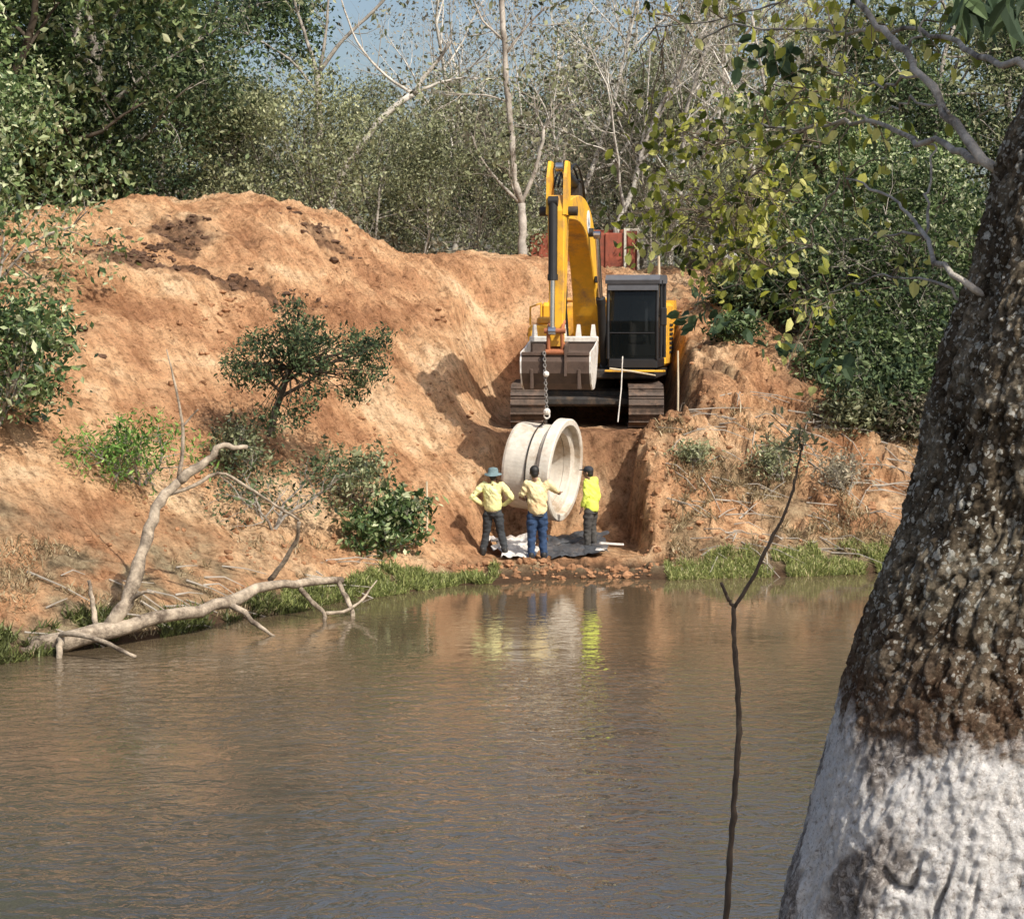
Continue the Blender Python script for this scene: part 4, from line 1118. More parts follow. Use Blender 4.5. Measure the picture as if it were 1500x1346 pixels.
for sx in (-1, 1):
    mb = MB()
    pl = [tuple(p) for p in prof] + [(pv[0] - .3, pv[1] - .02)]
    mb.prism(pl, BX + sx * (bw + .015) - .014, BX + sx * (bw + .015) + .014, TH); mb.build('side_plate', M['bright_steel'], bkt)
mb = MB(); mb.box((BX - bw - .03, pv[0] - .99, pv[1] + .07), (BX + bw + .03, pv[0] - .86, pv[1] + .19), TH, .02); mb.build('cutting_lip', M['bright_steel'], bkt)
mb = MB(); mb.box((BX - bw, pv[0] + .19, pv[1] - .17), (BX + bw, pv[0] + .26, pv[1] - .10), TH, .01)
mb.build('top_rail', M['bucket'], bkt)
for q in range(5):
    lx = BX + (-bw + .07) + q * (2 * bw - .14) / 4
    mb = MB(); p0 = TH(np.array([(lx - .06, pv[0] - .97, pv[1] + .12), (lx + .06, pv[0] - .97, pv[1] + .12), (lx + .06, pv[0] - .86, pv[1] + .12), (lx - .06, pv[0] - .86, pv[1] + .12),
                             (lx - .03, pv[0] - .95, pv[1] + .42), (lx + .03, pv[0] - .95, pv[1] + .42), (lx + .03, pv[0] - .91, pv[1] + .42), (lx - .03, pv[0] - .91, pv[1] + .42)]))
    mb.add(p0, [[0, 1, 5, 4], [1, 2, 6, 5], [2, 3, 7, 6], [3, 0, 4, 7], [4, 5, 6, 7], [3, 2, 1, 0]]); mb.build('tooth', M['bright_steel'], bkt)
mb = MB()
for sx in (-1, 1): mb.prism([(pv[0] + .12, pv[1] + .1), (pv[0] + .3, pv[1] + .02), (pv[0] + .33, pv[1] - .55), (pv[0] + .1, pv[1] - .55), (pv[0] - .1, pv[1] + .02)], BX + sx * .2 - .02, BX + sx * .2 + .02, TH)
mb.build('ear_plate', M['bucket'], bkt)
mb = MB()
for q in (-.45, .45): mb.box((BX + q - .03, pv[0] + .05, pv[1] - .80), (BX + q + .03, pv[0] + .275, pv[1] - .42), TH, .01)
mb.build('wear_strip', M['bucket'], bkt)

# ------------------------------------------------------------------ concrete pipe and chain
M['concrete'] = simple('cast_concrete', (0.64, 0.59, 0.51), .85, var=.2, scale=3, dirt=(0.40, 0.31, 0.22), dirt_amt=.5, bmp=.25, spec=.25)
pc1 = at(829, 689, 36.3); ax = np.array([math.cos(R(-21)) , math.sin(R(-21)), -.09]); ax /= np.linalg.norm(ax)
e1 = unit(np.cross(ax, [0, 0, 1.0])); e2 = np.cross(e1, ax)
if e2[2] < 0: e2 = -e2
def lathe(prof, k=72):
    an = np.arange(k) * 2 * math.pi / k; V = []
    for (s_, r_) in prof: V.append(pc1 + ax * s_ + r_ * (np.cos(an)[:, None] * e1 + np.sin(an)[:, None] * e2))
    n = len(prof); i = np.arange(n)[:, None] * k; j = np.arange(k)[None, :]; i2 = ((np.arange(n) + 1) % n)[:, None] * k; j2 = (j + 1) % k
    return np.array(V).reshape(-1, 3), np.stack([i + j, i + j2, i2 + j2, i2 + j], -1).reshape(-1, 4)
pipe = thing('concrete_pipe', 'large concrete drain pipe hanging on a chain above the pit', 'pipe', tuple(pc1))
mb = MB(); mb.add(*lathe([(-.30, .80), (-.34, .83), (-.95, .83), (-1.0, .81), (-1.0, .70), (-.95, .69), (-.3, .69)])); mb.build('barrel', M['concrete'], pipe)
mb = MB(); mb.add(*lathe([(-.29, .88), (-.26, .90), (-.22, .93), (-.20, .98), (-.02, .985), (0, .965), (0, .87), (-.02, .85), (-.13, .84), (-.14, .74), (-.16, .695), (-.29, .695)])); mb.build('bell_rim', M['concrete'], pipe)
for o in pipe.children:
    for p_ in o.data.polygons: p_.use_smooth = False
M['chain'] = simple('chain_steel', (0.30, 0.28, 0.26), .5, metal=.5, var=.3)
ch0 = TH([BX - .2, pv[0] + .33, pv[1] - .1]); top_pipe = pc1 + ax * -.5 + np.array([0, 0, .86])
hook = at(801, 603, 36.05)
sling = thing('lifting_chain', 'steel chain from the bucket down to the pipe', 'chain', tuple(hook))
def chain(mb, a, b, link=.075, r=.011, w_=.026):
    a, b = np.array(a), np.array(b); ln = np.linalg.norm(b - a); n = int(ln / (link * .72)); d = unit(b - a)
    s1 = unit(np.cross(d, [1, .3, .1])); s2 = np.cross(d, s1)
    for k in range(n):
        c_ = a + d * (k + .5) * ln / n; s_ = s1 if k % 2 else s2
        an = np.arange(11) * 2 * math.pi / 10
        mb.tube([c_ + d * math.cos(t) * link * .5 + s_ * math.sin(t) * w_ for t in an], r, 5, cap=False)
mb = MB(); chain(mb, ch0, hook); mb.build('chain_links', M['chain'], sling)
mb = MB(); mb.ball(at(800, 548, 36.0), .06, 10); mb.ball(hook, .07, 10)
mb.tube([hook + np.array([0.05 * math.sin(t), 0, -.07 + .06 * math.cos(t)]) for t in np.linspace(0, 5, 12)], .016, 7); mb.build('hook', M['bright_steel'], sling)
mb = MB(); rr = .845; an = np.linspace(R(-100), R(90), 26); sl = -.52
ring = [pc1 + ax * sl + rr * (math.cos(t) * -e1 * np.sign(e1[1]) + math.sin(t) * e2) for t in an]
if ring[len(ring)//2][1] > pc1[1]: ring = [pc1 + ax * sl + rr * (math.cos(t) * e1 * np.sign(e1[1]) * 1 + math.sin(t) * e2) for t in an]
ring = ring[:-1] + [hook - np.array([0, 0, .1])]
mb.tube(ring, .016, 6)
an = np.linspace(R(90), R(260), 22)
sg = -1 if np.dot(ring[10] - pc1, e1) > 0 else 1
ring2 = [hook - np.array([0, 0, .1])] + [pc1 + ax * sl + rr * (abs(math.cos(t)) * e1 * sg + math.sin(t) * e2) for t in an[1:]]
mb.tube(ring2, .016, 6); mb.build('sling_cable', M['steel_dark'], sling)

# ------------------------------------------------------------------ people
def remesh(mb, name, mat, parent, vox=.012, sm=3, attr=False):
    o = mb.build(name, mat, parent)
    r = o.modifiers.new('r', 'REMESH'); r.mode = 'VOXEL'; r.voxel_size = vox; r.use_smooth_shade = True
    s_ = o.modifiers.new('s', 'SMOOTH'); s_.iterations = sm; s_.factor = .5
    dg = bpy.context.evaluated_depsgraph_get(); dg.update()
    me_ = bpy.data.meshes.new_from_object(o.evaluated_get(dg))
    o.modifiers.clear(); o.data = me_
    me_.materials.clear(); me_.materials.append(mat)
    return o
def capsule(mb, a, b, r0, r1, k=14):
    a, b = np.array(a, float), np.array(b, float); d = b - a; l = np.linalg.norm(d) + 1e-9; d = d / l
    t = [(-math.cos(x) * r0, math.sin(x) * r0) for x in np.linspace(.15, math.pi / 2, 5)] + [(l + math.sin(x) * r1, math.cos(x) * r1) for x in np.linspace(0, math.pi / 2 - .15, 5)]
    mb.tube([a + d * q[0] for q in t], [q[1] for q in t], k)
M['skin'] = simple('brown_skin', (0.22, 0.12, 0.075), .55, var=.12)
M['hair'] = simple('black_hair', (0.012, 0.010, 0.009), .6, var=.3, scale=30)
M['jeans'] = simple('blue_jeans', (0.022, 0.05, 0.115), .85, var=.35, scale=9, bmp=.3)
M['darkcloth'] = simple('dark_trousers', (0.035, 0.038, 0.042), .9, var=.35, scale=7, bmp=.3)
M['greycloth'] = simple('grey_trousers', (0.06, 0.055, 0.05), .9, var=.35, scale=7, bmp=.3)
M['paleshirt'] = simple('pale_yellow_shirt', (0.78, 0.76, 0.36), .85, var=.10, scale=5, dirt=(0.50, 0.32, 0.17), dirt_amt=.38, bmp=.3)
M['buffshirt'] = simple('mud_stained_yellow_shirt', (0.74, 0.64, 0.36), .85, var=.10, scale=5, dirt=(0.55, 0.30, 0.15), dirt_amt=.45, bmp=.3)
M['hivis'] = simple('fluorescent_yellow_shirt', (0.72, 0.82, 0.12), .8, var=.12, scale=5, dirt=(.5, .45, .12), dirt_amt=.25, bmp=.4)
M['hat'] = simple('grey_blue_hat', (0.13, 0.19, 0.20), .85, var=.3, scale=12)
M['cap'] = simple('dark_cap', (0.02, 0.022, 0.028), .8, var=.3, scale=12)
M['boot'] = simple('black_boot', (0.02, 0.018, 0.016), .6, var=.3)
M['eye'] = simple('eye', (.02, .015, .012), .3)

def person(label, feet, face, pose, shirt, trousers, headgear, H=1.72, lean=0.0):
    """face: heading in degrees (0 looks away from the camera, 90 to the picture left).
    pose joints are in person space: x to the person's right, y forward, z up (metres for H=1.72)."""
    k = H / 1.72
    fx, fy = feet; gz = hz(fx, fy) + .0
    a = R(face); ca, sa = math.cos(a), math.sin(a)
    o0 = np.array([fx, fy, gz])
    def W(p):
        p = np.asarray(p, float) * k
        x, y, z = p[..., 0], p[..., 1], p[..., 2]
        return np.stack([x * ca - y * sa, x * sa + y * ca, z], -1) + o0
    root = thing('person', label, 'person', tuple(o0), 'workers beside the pipe')
    hip = {s: np.array([s * .09, 0, .90]) for s in (-1, 1)}
    sh = {s: np.array([s * .185, lean * .45, 1.41]) for s in (-1, 1)}
    ch = np.array([0, lean * .35, 1.25]); neck = np.array([0, lean * .5, 1.46]); hd = np.array(pose.get('head', (0, .02 + lean * .6, 1.60)))
    kn = {s: np.array(pose['knee'][s]) for s in (-1, 1)}; ak = {s: np.array(pose['ankle'][s]) for s in (-1, 1)}
    el = {s: np.array(pose['elbow'][s]) for s in (-1, 1)}; wr = {s: np.array(pose['wrist'][s]) for s in (-1, 1)}
    hf = {s: unit(np.array(pose['hand'][s], float)) for s in (-1, 1)}
    B = MB()
    capsule(B, W((0, 0, .93)), W((0, lean * .2, 1.08)), .125 * k, .118 * k)
    capsule(B, W((0, lean * .2, 1.08)), W(ch), .118 * k, .135 * k)
    for s in (-1, 1):
        capsule(B, W(ch + [s * .04, 0, .0]), W(sh[s] - [s * .03, 0, .03]), .090 * k, .048 * k)
        capsule(B, W(hip[s]), W(kn[s]), .074 * k, .046 * k); capsule(B, W(kn[s]), W(ak[s]), .046 * k, .034 * k)
        capsule(B, W(ak[s]), W(ak[s] + [0, .15, -.045]), .042 * k, .032 * k)
        capsule(B, W(sh[s]), W(el[s]), .052 * k, .040 * k); capsule(B, W(el[s]), W(wr[s]), .040 * k, .026 * k)
        # hand: palm, four fingers of unequal length, thumb from the side of the palm
        d = hf[s]; side = unit(np.cross(d, [0, 1.0, .2])); nrm = np.cross(side, d)
        pm = wr[s] + d * .085
        for q in (-.02, 0, .02): capsule(B, W(wr[s] + d * .01 + side * q * .6), W(pm + side * q), .016 * k, .013 * k)
        for q, l in zip((-.030, -.010, .010, .030), (.060, .075, .080, .068)):
            b0 = pm + side * q; b1 = b0 + d * l * .55 + nrm * .008; b2 = b1 + unit(d + nrm * .5) * l * .45
            capsule(B, W(b0), W(b1), .0095 * k, .0085 * k, 8); capsule(B, W(b1), W(b2), .0085 * k, .007 * k, 8)
        t0 = wr[s] + d * .035 + side * .025; t1 = t0 + unit(d * .6 + side) * .04; capsule(B, W(t0), W(t1), .012 * k, .010 * k, 8); capsule(B, W(t1), W(t1 + unit(d + side * .3) * .03), .010 * k, .008 * k, 8)
    capsule(B, W(neck - [0, 0, .04]), W(hd - [0, .01, .08]), .058 * k, .054 * k)
    ball = lambda c_, r_: B.ball(W(c_), np.array(r_) * k, 16, T=lambda v_: np.stack([v_[:, 0] * ca - v_[:, 1] * sa, v_[:, 0] * sa + v_[:, 1] * ca, v_[:, 2]], -1))
    ball(hd + [0, 0, .02], (.076, .095, .098)); ball(hd + [0, .025, -.055], (.056, .068, .055)); 
    capsule(B, W(hd + [0, .088, .005]), W(hd + [0, .112, -.025]), .011 * k, .016 * k, 8)
    for s in (-1, 1): ball(hd + [s * .078, -.005, -.01], (.012, .022, .032)); capsule(B, W(hd + [s * .02, .087, .022]), W(hd + [s * .045, .078, .022]), .012 * k, .010 * k, 8)
    capsule(B, W(hd + [-.02, .086, -.055]), W(hd + [.02, .086, -.055]), .010 * k, .010 * k, 8)
    body = remesh(B, 'body', M['skin'], root, .0075, 1)
    E = MB()
    for s in (-1, 1): E.ball(W(hd + [s * .03, .089, .006]), .011 * k, 8)
    E.build('eyes', M['eye'], body)
    # shirt
    S = MB(); e = .022
    capsule(S, W((0, 0, pose.get('hem', .90) + .05)), W((0, lean * .2, 1.10)), .150 * k, .142 * k); capsule(S, W((0, lean * .2, 1.10)), W(ch), .142 * k, .152 * k)
    for s in (-1, 1):
        capsule(S, W(ch + [s * .055, 0, .02]), W(sh[s] - [s * .03, 0, .015]), .128 * k, .075 * k)
        capsule(S, W((s * .045, 0, pose.get('hem', .90) + .05)), W(ch + [s * .05, 0, -.05]), .128 * k, .130 * k)
        if pose.get('long', False): capsule(S, W(sh[s]), W(el[s]), .070 * k, .058 * k); capsule(S, W(el[s]), W(el[s] * .12 + wr[s] * .88), .058 * k, .042 * k)
        else: capsule(S, W(sh[s]), W(sh[s] * .25 + el[s] * .75), .072 * k, .066 * k)
    rs_ = np.random.RandomState(int(abs(fx) * 100))
    capsule(S, W(neck - [0, 0, .03]), W(neck), .07 * k, .06 * k)
    so = remesh(S, 'shirt', shirt, root, .014, 3)
    co = np.zeros(len(so.data.vertices) * 3); so.data.vertices.foreach_get('co', co); co = co.reshape(-1, 3)
    nrm_ = np.zeros_like(co).ravel(); so.data.vertices.foreach_get('normal', nrm_); nrm_ = nrm_.reshape(-1, 3)
    fold = fbm(co[:, 0] * 9 + co[:, 2] * 7, co[:, 1] * 9, co[:, 2] * 5 + fx, 4, gain=.6) * (.35 + .65 * sstep(.9, 1.1, co[:, 2]))
    co = co + nrm_ * (fold * .022)[:, None]; hz_ = (pose.get('hem', .90) - .04 + .012 * np.sin(co[:, 0] * 25)) * k; trunk_ = np.hypot(co[:, 0], co[:, 1]) < .30; co[:, 2] = np.where(trunk_ & (co[:, 2] < hz_), hz_ + (co[:, 2] - hz_) * .05, co[:, 2]); so.data.vertices.foreach_set('co', co.ravel())
    # trousers
    T_ = MB(); capsule(T_, W((0, 0, .90)), W((0, 0, 1.0)), .135 * k, .128 * k)
    for s in (-1, 1):
        capsule(T_, W(hip[s]), W(kn[s]), .108 * k, .078 * k); capsule(T_, W(kn[s]), W(ak[s] + [0, 0, .03]), .076 * k, .066 * k)
        capsule(T_, W(hip[s]), W((0, 0, .95)), .105 * k, .12 * k)
    to = remesh(T_, 'trousers', trousers, root, .014, 3)
    co = np.zeros(len(to.data.vertices) * 3); to.data.vertices.foreach_get('co', co); co = co.reshape(-1, 3)
    nrm_ = np.zeros_like(co).ravel(); to.data.vertices.foreach_get('normal', nrm_); nrm_ = nrm_.reshape(-1, 3)
    fold = fbm(co[:, 0] * 7, co[:, 1] * 7, co[:, 2] * 14 + fx, 3)
    to.data.vertices.foreach_set('co', (co + nrm_ * ((fold * .016 + .002) * sstep(.80 * k, .92 * k, co[:, 2] * -1 + 1.72 * k) - .022 * sstep(.80 * k, .9 * k, co[:, 2]))[:, None]).ravel())
    bl = MB(); an_ = np.linspace(0, 2 * math.pi, 25)[:-1]; bl.tube([W((.136 * math.cos(t), .118 * math.sin(t), pose.get('hem', .9) - .055)) for t in np.r_[an_, an_[:1]]], .014 * k, 6, cap=False); bl.build('belt', M['boot'], root)
    for s in (-1, 1):
        b_ = MB(); capsule(b_, W(ak[s] + [0, -.03, .06]), W(ak[s] + [0, -.03, -.03]), .055 * k, .052 * k); capsule(b_, W(ak[s] + [0, -.03, -.035]), W(ak[s] + [0, .16, -.045]), .048 * k, .042 * k)
        remesh(b_, 'boot', M['boot'], root, .012, 1)
    rot = lambda v_: np.stack([v_[:, 0] * ca - v_[:, 1] * sa, v_[:, 0] * sa + v_[:, 1] * ca, v_[:, 2]], -1)
    Hh = MB(); Hh.ball(W(hd + [0, -.014, .035]), np.array((.086, .098, .096)) * k, 18, seed=3, amp=.05, T=rot); Hh.ball(W(hd + [0, -.045, -.01]), np.array((.072, .062, .085)) * k, 14, T=rot)
    Hh.build('hair', M['hair'], root, smooth=True)
    if headgear == 'hat':
        h_ = MB(); n = 28; an = np.arange(n) * 2 * math.pi / n; V = []
        for (r_, z_) in ((.175, -.012), (.16, .012), (.105, .03), (.100, .09), (.085, .125), (.04, .138), (.001, .14)):
            V.append(np.stack([np.cos(an) * r_, np.sin(an) * r_ * 1.1, z_ + .02 + .012 * np.cos(2 * an) * (r_ > .14)], -1) + hd)
        V = W(np.array(V).reshape(-1, 3)); F = [[i_ * n + j_, i_ * n + (j_ + 1) % n, (i_ + 1) * n + (j_ + 1) % n, (i_ + 1) * n + j_] for i_ in range(6) for j_ in range(n)]
        h_.add(V, F); h_.build('hat', M['hat'], root, smooth=True)
    if headgear == 'cap':
        h_ = MB(); h_.ball(W(hd + [0, -.005, .055]), np.array((.092, .106, .082)) * k, 18, T=rot)
        h_.ball(W(hd + [0, .12, .05]), np.array((.07, .075, .012)) * k, 14, T=rot); h_.build('cap', M['cap'], root, smooth=True)
    return root

# left worker: hands on hips, floppy hat, weight on one leg
p = at(722, 805, 34.9)
person('worker in floppy grey hat and pale yellow shirt, hands on hips', (p[0], 34.9), -8,
       dict(knee={-1: (-.13, .06, .49), 1: (.15, .02, .49)}, ankle={-1: (-.20, .02, .085), 1: (.25, -.05, .085)},
            elbow={-1: (-.40, -.08, 1.17), 1: (.40, -.08, 1.17)}, wrist={-1: (-.20, .05, 1.0), 1: (.20, .05, 1.0)},
            hand={-1: (.7, .5, -.3), 1: (-.7, .5, -.3)}, long=True, hem=.93, head=(0, .03, 1.59)), M['paleshirt'], M['darkcloth'], 'hat', 1.62)
p = at(787, 820, 34.6)
person('bareheaded dark haired worker in muddy yellow shirt and blue jeans', (p[0], 34.6), 6,
       dict(knee={-1: (-.10, .03, .49), 1: (.10, .05, .49)}, ankle={-1: (-.11, .0, .085), 1: (.12, .04, .085)},
            elbow={-1: (-.29, .06, 1.17), 1: (.40, .10, 1.24)}, wrist={-1: (-.20, .28, 1.10), 1: (.44, .36, 1.20)},
            hand={-1: (.3, .9, .1), 1: (.2, .95, -.1)}, hem=.90, head=(-.05, .03, 1.61)), M['buffshirt'], M['jeans'], None, 1.76)
p = at(866, 795, 35.5)
person('worker in fluorescent yellow long sleeves and dark cap beside the pipe', (p[0], 35.5), 62,
       dict(knee={-1: (-.09, .05, .49), 1: (.09, .02, .49)}, ankle={-1: (-.09, .03, .085), 1: (.10, -.03, .085)},
            elbow={-1: (-.24, .0, 1.16), 1: (.25, -.03, 1.13)}, wrist={-1: (-.22, .10, .92), 1: (.25, .04, .87)},
            hand={-1: (0, .2, -1), 1: (0, .1, -1)}, long=True, hem=.84, head=(0, .07, 1.58)), M['hivis'], M['greycloth'], 'cap', 1.62, lean=.04)

# ------------------------------------------------------------------ pit contents
def sheet(name, label, pxpy, Y, mat, cat, amp=.05, seed=1, lift=.05):
    q = [at(*p_) for p_ in pxpy]; n = 24; V = []
    for a in np.linspace(0, 1, n):
        for b_ in np.linspace(0, 1, n):
            V.append((1 - a) * ((1 - b_) * q[0] + b_ * q[1]) + a * ((1 - b_) * q[3] + b_ * q[2]))
    V = np.array(V); V[:, 0] += .22 * fbm(V[:, 0] * 1.7, V[:, 1] * 1.7, seed + 3, 3); V[:, 1] += .25 * fbm(V[:, 0] * 1.9, V[:, 1] * 1.9, seed + 8, 3)
    gz = height(V[:, 0], V[:, 1])
    V[:, 2] = np.maximum(V[:, 2], gz + .02) + amp * (fbm(V[:, 0] * 5, V[:, 1] * 5, seed, 4) + .3)
    F = [[i_ * n + j_, i_ * n + j_ + 1, (i_ + 1) * n + j_ + 1, (i_ + 1) * n + j_] for i_ in range(n - 1) for j_ in range(n - 1)]
    mb = MB(); mb.add(V, F); o = mb.build(name, M[mat], smooth=True)
    return tag(o, label, cat)
M['tarp'] = simple('dark_geotextile', (0.055, 0.058, 0.065), .6, var=.5, scale=7, dirt=(0.16, 0.13, 0.11), dirt_amt=.4, bmp=.6)
M['palesheet'] = simple('dusty_white_sacking', (0.62, 0.59, 0.55), .8, var=.2, scale=6, dirt=(0.3, 0.22, 0.16), dirt_amt=.4, bmp=.5)
sheet('dark_sheet', 'crumpled dark grey sheet on the pit floor right of the jeans worker', [(805, 820, 34.7), (890, 808, 34.95), (885, 780, 36.2), (800, 785, 36.2)], 35, 'tarp', 'sheet', .06)
sheet('white_sack', 'dusty white sack flattened between the two left workers', [(740, 816, 34.6), (778, 820, 34.5), (775, 785, 35.9), (722, 790, 35.8)], 35, 'palesheet', 'sack', .08, 4)
sheet('white_rag', 'small white rag on the dark sheet by the pit wall', [(873, 806, 34.75), (892, 808, 34.7), (890, 802, 34.95), (875, 801, 34.95)], 35, 'palesheet', 'rag', .03, 7)
mb = MB(); mb.box((-.02, -.25, -.02), (.02, .25, .02), lambda v_: v_ @ np.array([[1, 0, 0], [.85, .4, -.1], [0, 0, 1]]) + at(896, 806, 34.8) + np.array([0, 0, .12]), .004)
tag(mb.build('white_batten', M['palesheet']), 'short white batten leaning at the right end of the dark sheet', 'batten')

# stakes and rope
M['wood'] = simple('pale_wood', (0.55, 0.46, 0.32), .8, var=.2, scale=6)
def stake(label, px, py0, py1, Y, r=.022, mat='wood', name='stake'):
    a = at(px, py0, Y); a[2] = min(a[2], hz(a[0], Y)); b_ = at(px, py1, Y)
    mb = MB(); mb.tube([a - np.array([0, 0, .15]), (a + b_) / 2 + np.array([.008, 0, 0]), b_], [r, r, r * .85], 7)
    tag(mb.build(name, M[mat]), label, 'stake', 'marker stakes on the bank')
stake('pale survey stake on the bank right of the tracks', 993, 566, 514, 39.3)
stake('pale stake on the bank top behind the cab', 965, 402, 375, 47, .035)
stake('short pale stake beside the leafy bush left of the workers', 625, 755, 705, 34.6, .02)
# long wooden pole lying across in front of the cab
mb = MB(); mb.tube([at(893, 540, 39.5), at(925, 544, 39.4), at(960, 550, 39.2)], [.022, .020, .016], 7)
tag(mb.build('wooden_pole', M['wood']), 'thin wooden pole leaning across the track below the cab', 'pole')
mb = MB(); a, b_ = at(912, 522, 39.2), at(905, 618, 39.0); mb.tube([a, (a + b_) / 2 + np.array([.02, 0, 0]), b_], .013, 7)
tag(mb.build('measuring_staff', M['bright_steel']), 'thin grey staff standing in front of the right track', 'staff')

# ------------------------------------------------------------------ truck
M['rust'] = simple('rusty_red_paint', (0.30, 0.075, 0.04), .7, var=.3, scale=3, dirt=(0.12, 0.05, 0.035), dirt_amt=.45)
M['cream'] = simple('cream_paint', (0.62, 0.58, 0.48), .6, var=.15, dirt=(0.3, 0.2, 0.12), dirt_amt=.3)
tz = hz(1.9, 52); TC = np.array([1.92, 52.0, tz])
TT = lambda p: np.asarray(p, float) @ np.array([[math.cos(R(-4)), math.sin(R(-4)), 0], [-math.sin(R(-4)), math.cos(R(-4)), 0], [0, 0, 1]]) + TC
zt = at(800, 336, 52)[2] - tz; zb = zt - 1.25
trk = thing('dump_truck', 'rusty red tipper truck seen from the rear behind the excavator', 'truck', tuple(TC))
mb = MB(); mb.box((-1.42, 0, zb), (1.42, .07, zt - .1), TT, .02); [mb.box((-1.2 + q * .6, -.05, zb + .02), (-1.12 + q * .6, -.002, zt - .12), TT, .01) for q in range(5)]; mb.build('tailgate', M['rust'], trk)
mb = MB(); mb.box((-1.5, .08, zb - .1), (1.5, 4.6, zb), TT, .02); mb.box((-1.5, .08, zb + .003), (-1.43, 4.6, zt), TT, .02); mb.box((1.43, .08, zb + .003), (1.5, 4.6, zt), TT, .02); mb.box((-1.42, 4.5, zb + .003), (1.42, 4.6, zt + .2), TT, .02); mb.build('bed', M['rust'], trk)
mb = MB()
for lx in (-1.55, 1.1, 1.46): mb.box((lx - .0, -.06, zb - .15), (lx + .07, .0, zt + .02), TT, .01)
for z_ in (zt - .06, zb + .05): mb.box((1.17, -.055, z_), (1.46, -.01, z_ + .07), TT, .01)
mb.box((-1.48, -.055, zt - .05), (-1.1, -.0, zt + .01), TT, .01)
mb.build('rear_frame', M['cream'], trk)
mb = MB(); mb.box((-.5, .2, zb - .45), (.5, 7.2, zb - .15), TT, .03); mb.build('chassis', M['steel_dark'], trk)
mb = MB(); mb.box((-1.2, 5.0, .7), (1.2, 7.0, zt + .1), TT, .12); tc = mb.build('cab', M['rust'], trk)
mb = MB(); mb.box((-.6, 4.985, zt - .75), (.6, 5.0, zt - .15), TT); mb.build('window', M['glass'], tc)
for lx in (-1.15, 1.15):
    for u_ in (1.3, 2.6, 6.1):
        mb = MB(); mb.cyl(TT([lx - .2, u_, .5]), TT([lx + .2, u_, .5]), .5, k=24); wh = mb.build('wheel', M['black'], trk)
        mb = MB(); mb.cyl(TT([lx - .22, u_, .5]), TT([lx + .22, u_, .5]), .25, k=16); mb.build('rim', M['steel_dark'], wh)
    mb = MB(); mb.box((lx - .1, -.04, zb - .3), (lx + .1, .0, zb - .17), TT, .01); mb.build('tail_light', simple('red_lamp_lens', (.5, .02, .01), .3), trk)

# white rags and sacks on the bank top at the right
for (px, py, Y, s_, lab) in ((1072, 378, 46.6, .15, 'white sack on the bank top behind the yellow leaves'), (1158, 362, 48.5, .17, 'white bag on the bank top right of the white sack'), (1060, 356, 49, .12, 'small pinkish bundle just above the white sack')):
    p = at(px, py, Y); p[2] = max(p[2], hz(p[0], Y) + s_ * .5)
    mb = MB(); mb.ball(p, (s_, s_ * .8, s_ * .8), 14, seed=px * .01, amp=.4)
    tag(mb.build('sack', M['palesheet'], smooth=True), lab, 'sack')

# ------------------------------------------------------------------ foreground tree
m, N, L, P = new_mat('whitewashed_bark')
v = coord(N, L)
geo = N.new('ShaderNodeNewGeometry'); sx_ = N.new('ShaderNodeSeparateXYZ'); L.new(geo.outputs['Position'], sx_.inputs[0])
nA = noise_node(N, L, 9, 8, .72, v, .5); nB = noise_node(N, L, 46, 8, .78, v, 1.2); nC = noise_node(N, L, 3.0, 5, .6, v); nD = noise_node(N, L, 75, 5, .7, v); nE = noise_node(N, L, 170, 5, .75, v, .6)
hgt = N.new('ShaderNodeMath'); hgt.operation = 'MULTIPLY_ADD'; L.new(nA.outputs[0], hgt.inputs[0]); hgt.inputs[1].default_value = .28; L.new(sx_.outputs[2], hgt.inputs[2])
bark = ramp(N, L, nA.outputs[0], [(.3, (.035, .029, .022)), (.45, (.085, .068, .05)), (.58, (.17, .145, .11)), (.72, (.30, .27, .22))]).outputs[0]
bark = mix(N, L, 1.0, bark, (1.5, 1.48, 1.42), 'MULTIPLY')
bark = mix(N, L, .75, bark, ramp(N, L, nD.outputs[0], [(.35, (.35, .33, .3)), (.55, (1.1, 1.1, 1.1)), (.7, (1.9, 1.8, 1.7))]).outputs[0], 'MULTIPLY')
vd = N.new('ShaderNodeVectorMath'); vd.operation = 'ADD'
nv = noise_node(N, L, 30, 3, .6, v); vsc = N.new('ShaderNodeVectorMath'); vsc.operation = 'SCALE'; vsc.inputs['Scale'].default_value = .035
L.new(nv.outputs['Color'], vsc.inputs[0]); L.new(v, vd.inputs[0]); L.new(vsc.outputs[0], vd.inputs[1])
def spots(scale, lo_, hi_):
    vo = N.new('ShaderNodeTexVoronoi'); vo.inputs['Scale'].default_value = scale; L.new(vd.outputs[0], vo.inputs['Vector'])
    sc_n = N.new('ShaderNodeSeparateColor'); L.new(vo.outputs['Color'], sc_n.inputs[0])
    a1 = N.new('ShaderNodeMapRange'); a1.inputs[1].default_value = .45; a1.inputs[2].default_value = 1; a1.inputs[3].default_value = lo_; a1.inputs[4].default_value = hi_; L.new(sc_n.outputs[0], a1.inputs[0])
    lt = N.new('ShaderNodeMath'); lt.operation = 'LESS_THAN'; L.new(vo.outputs['Distance'], lt.inputs[0]); L.new(a1.outputs[0], lt.inputs[1]); return lt.outputs[0]
mx = N.new('ShaderNodeMath'); mx.operation = 'MAXIMUM'; L.new(spots(46, .05, .50), mx.inputs[0]); L.new(spots(95, .10, .55), mx.inputs[1])
lm = ramp(N, L, nC.outputs[0], [(.38, (.08, .08, .08)), (.52, (1, 1, 1))]).outputs[0]
lf = N.new('ShaderNodeMath'); lf.operation = 'MULTIPLY'; L.new(mx.outputs[0], lf.inputs[0]); L.new(lm, lf.inputs[1])
lcol = ramp(N, L, nD.outputs[0], [(.35, (.30, .29, .23)), (.6, (.72, .70, .63))]).outputs[0]
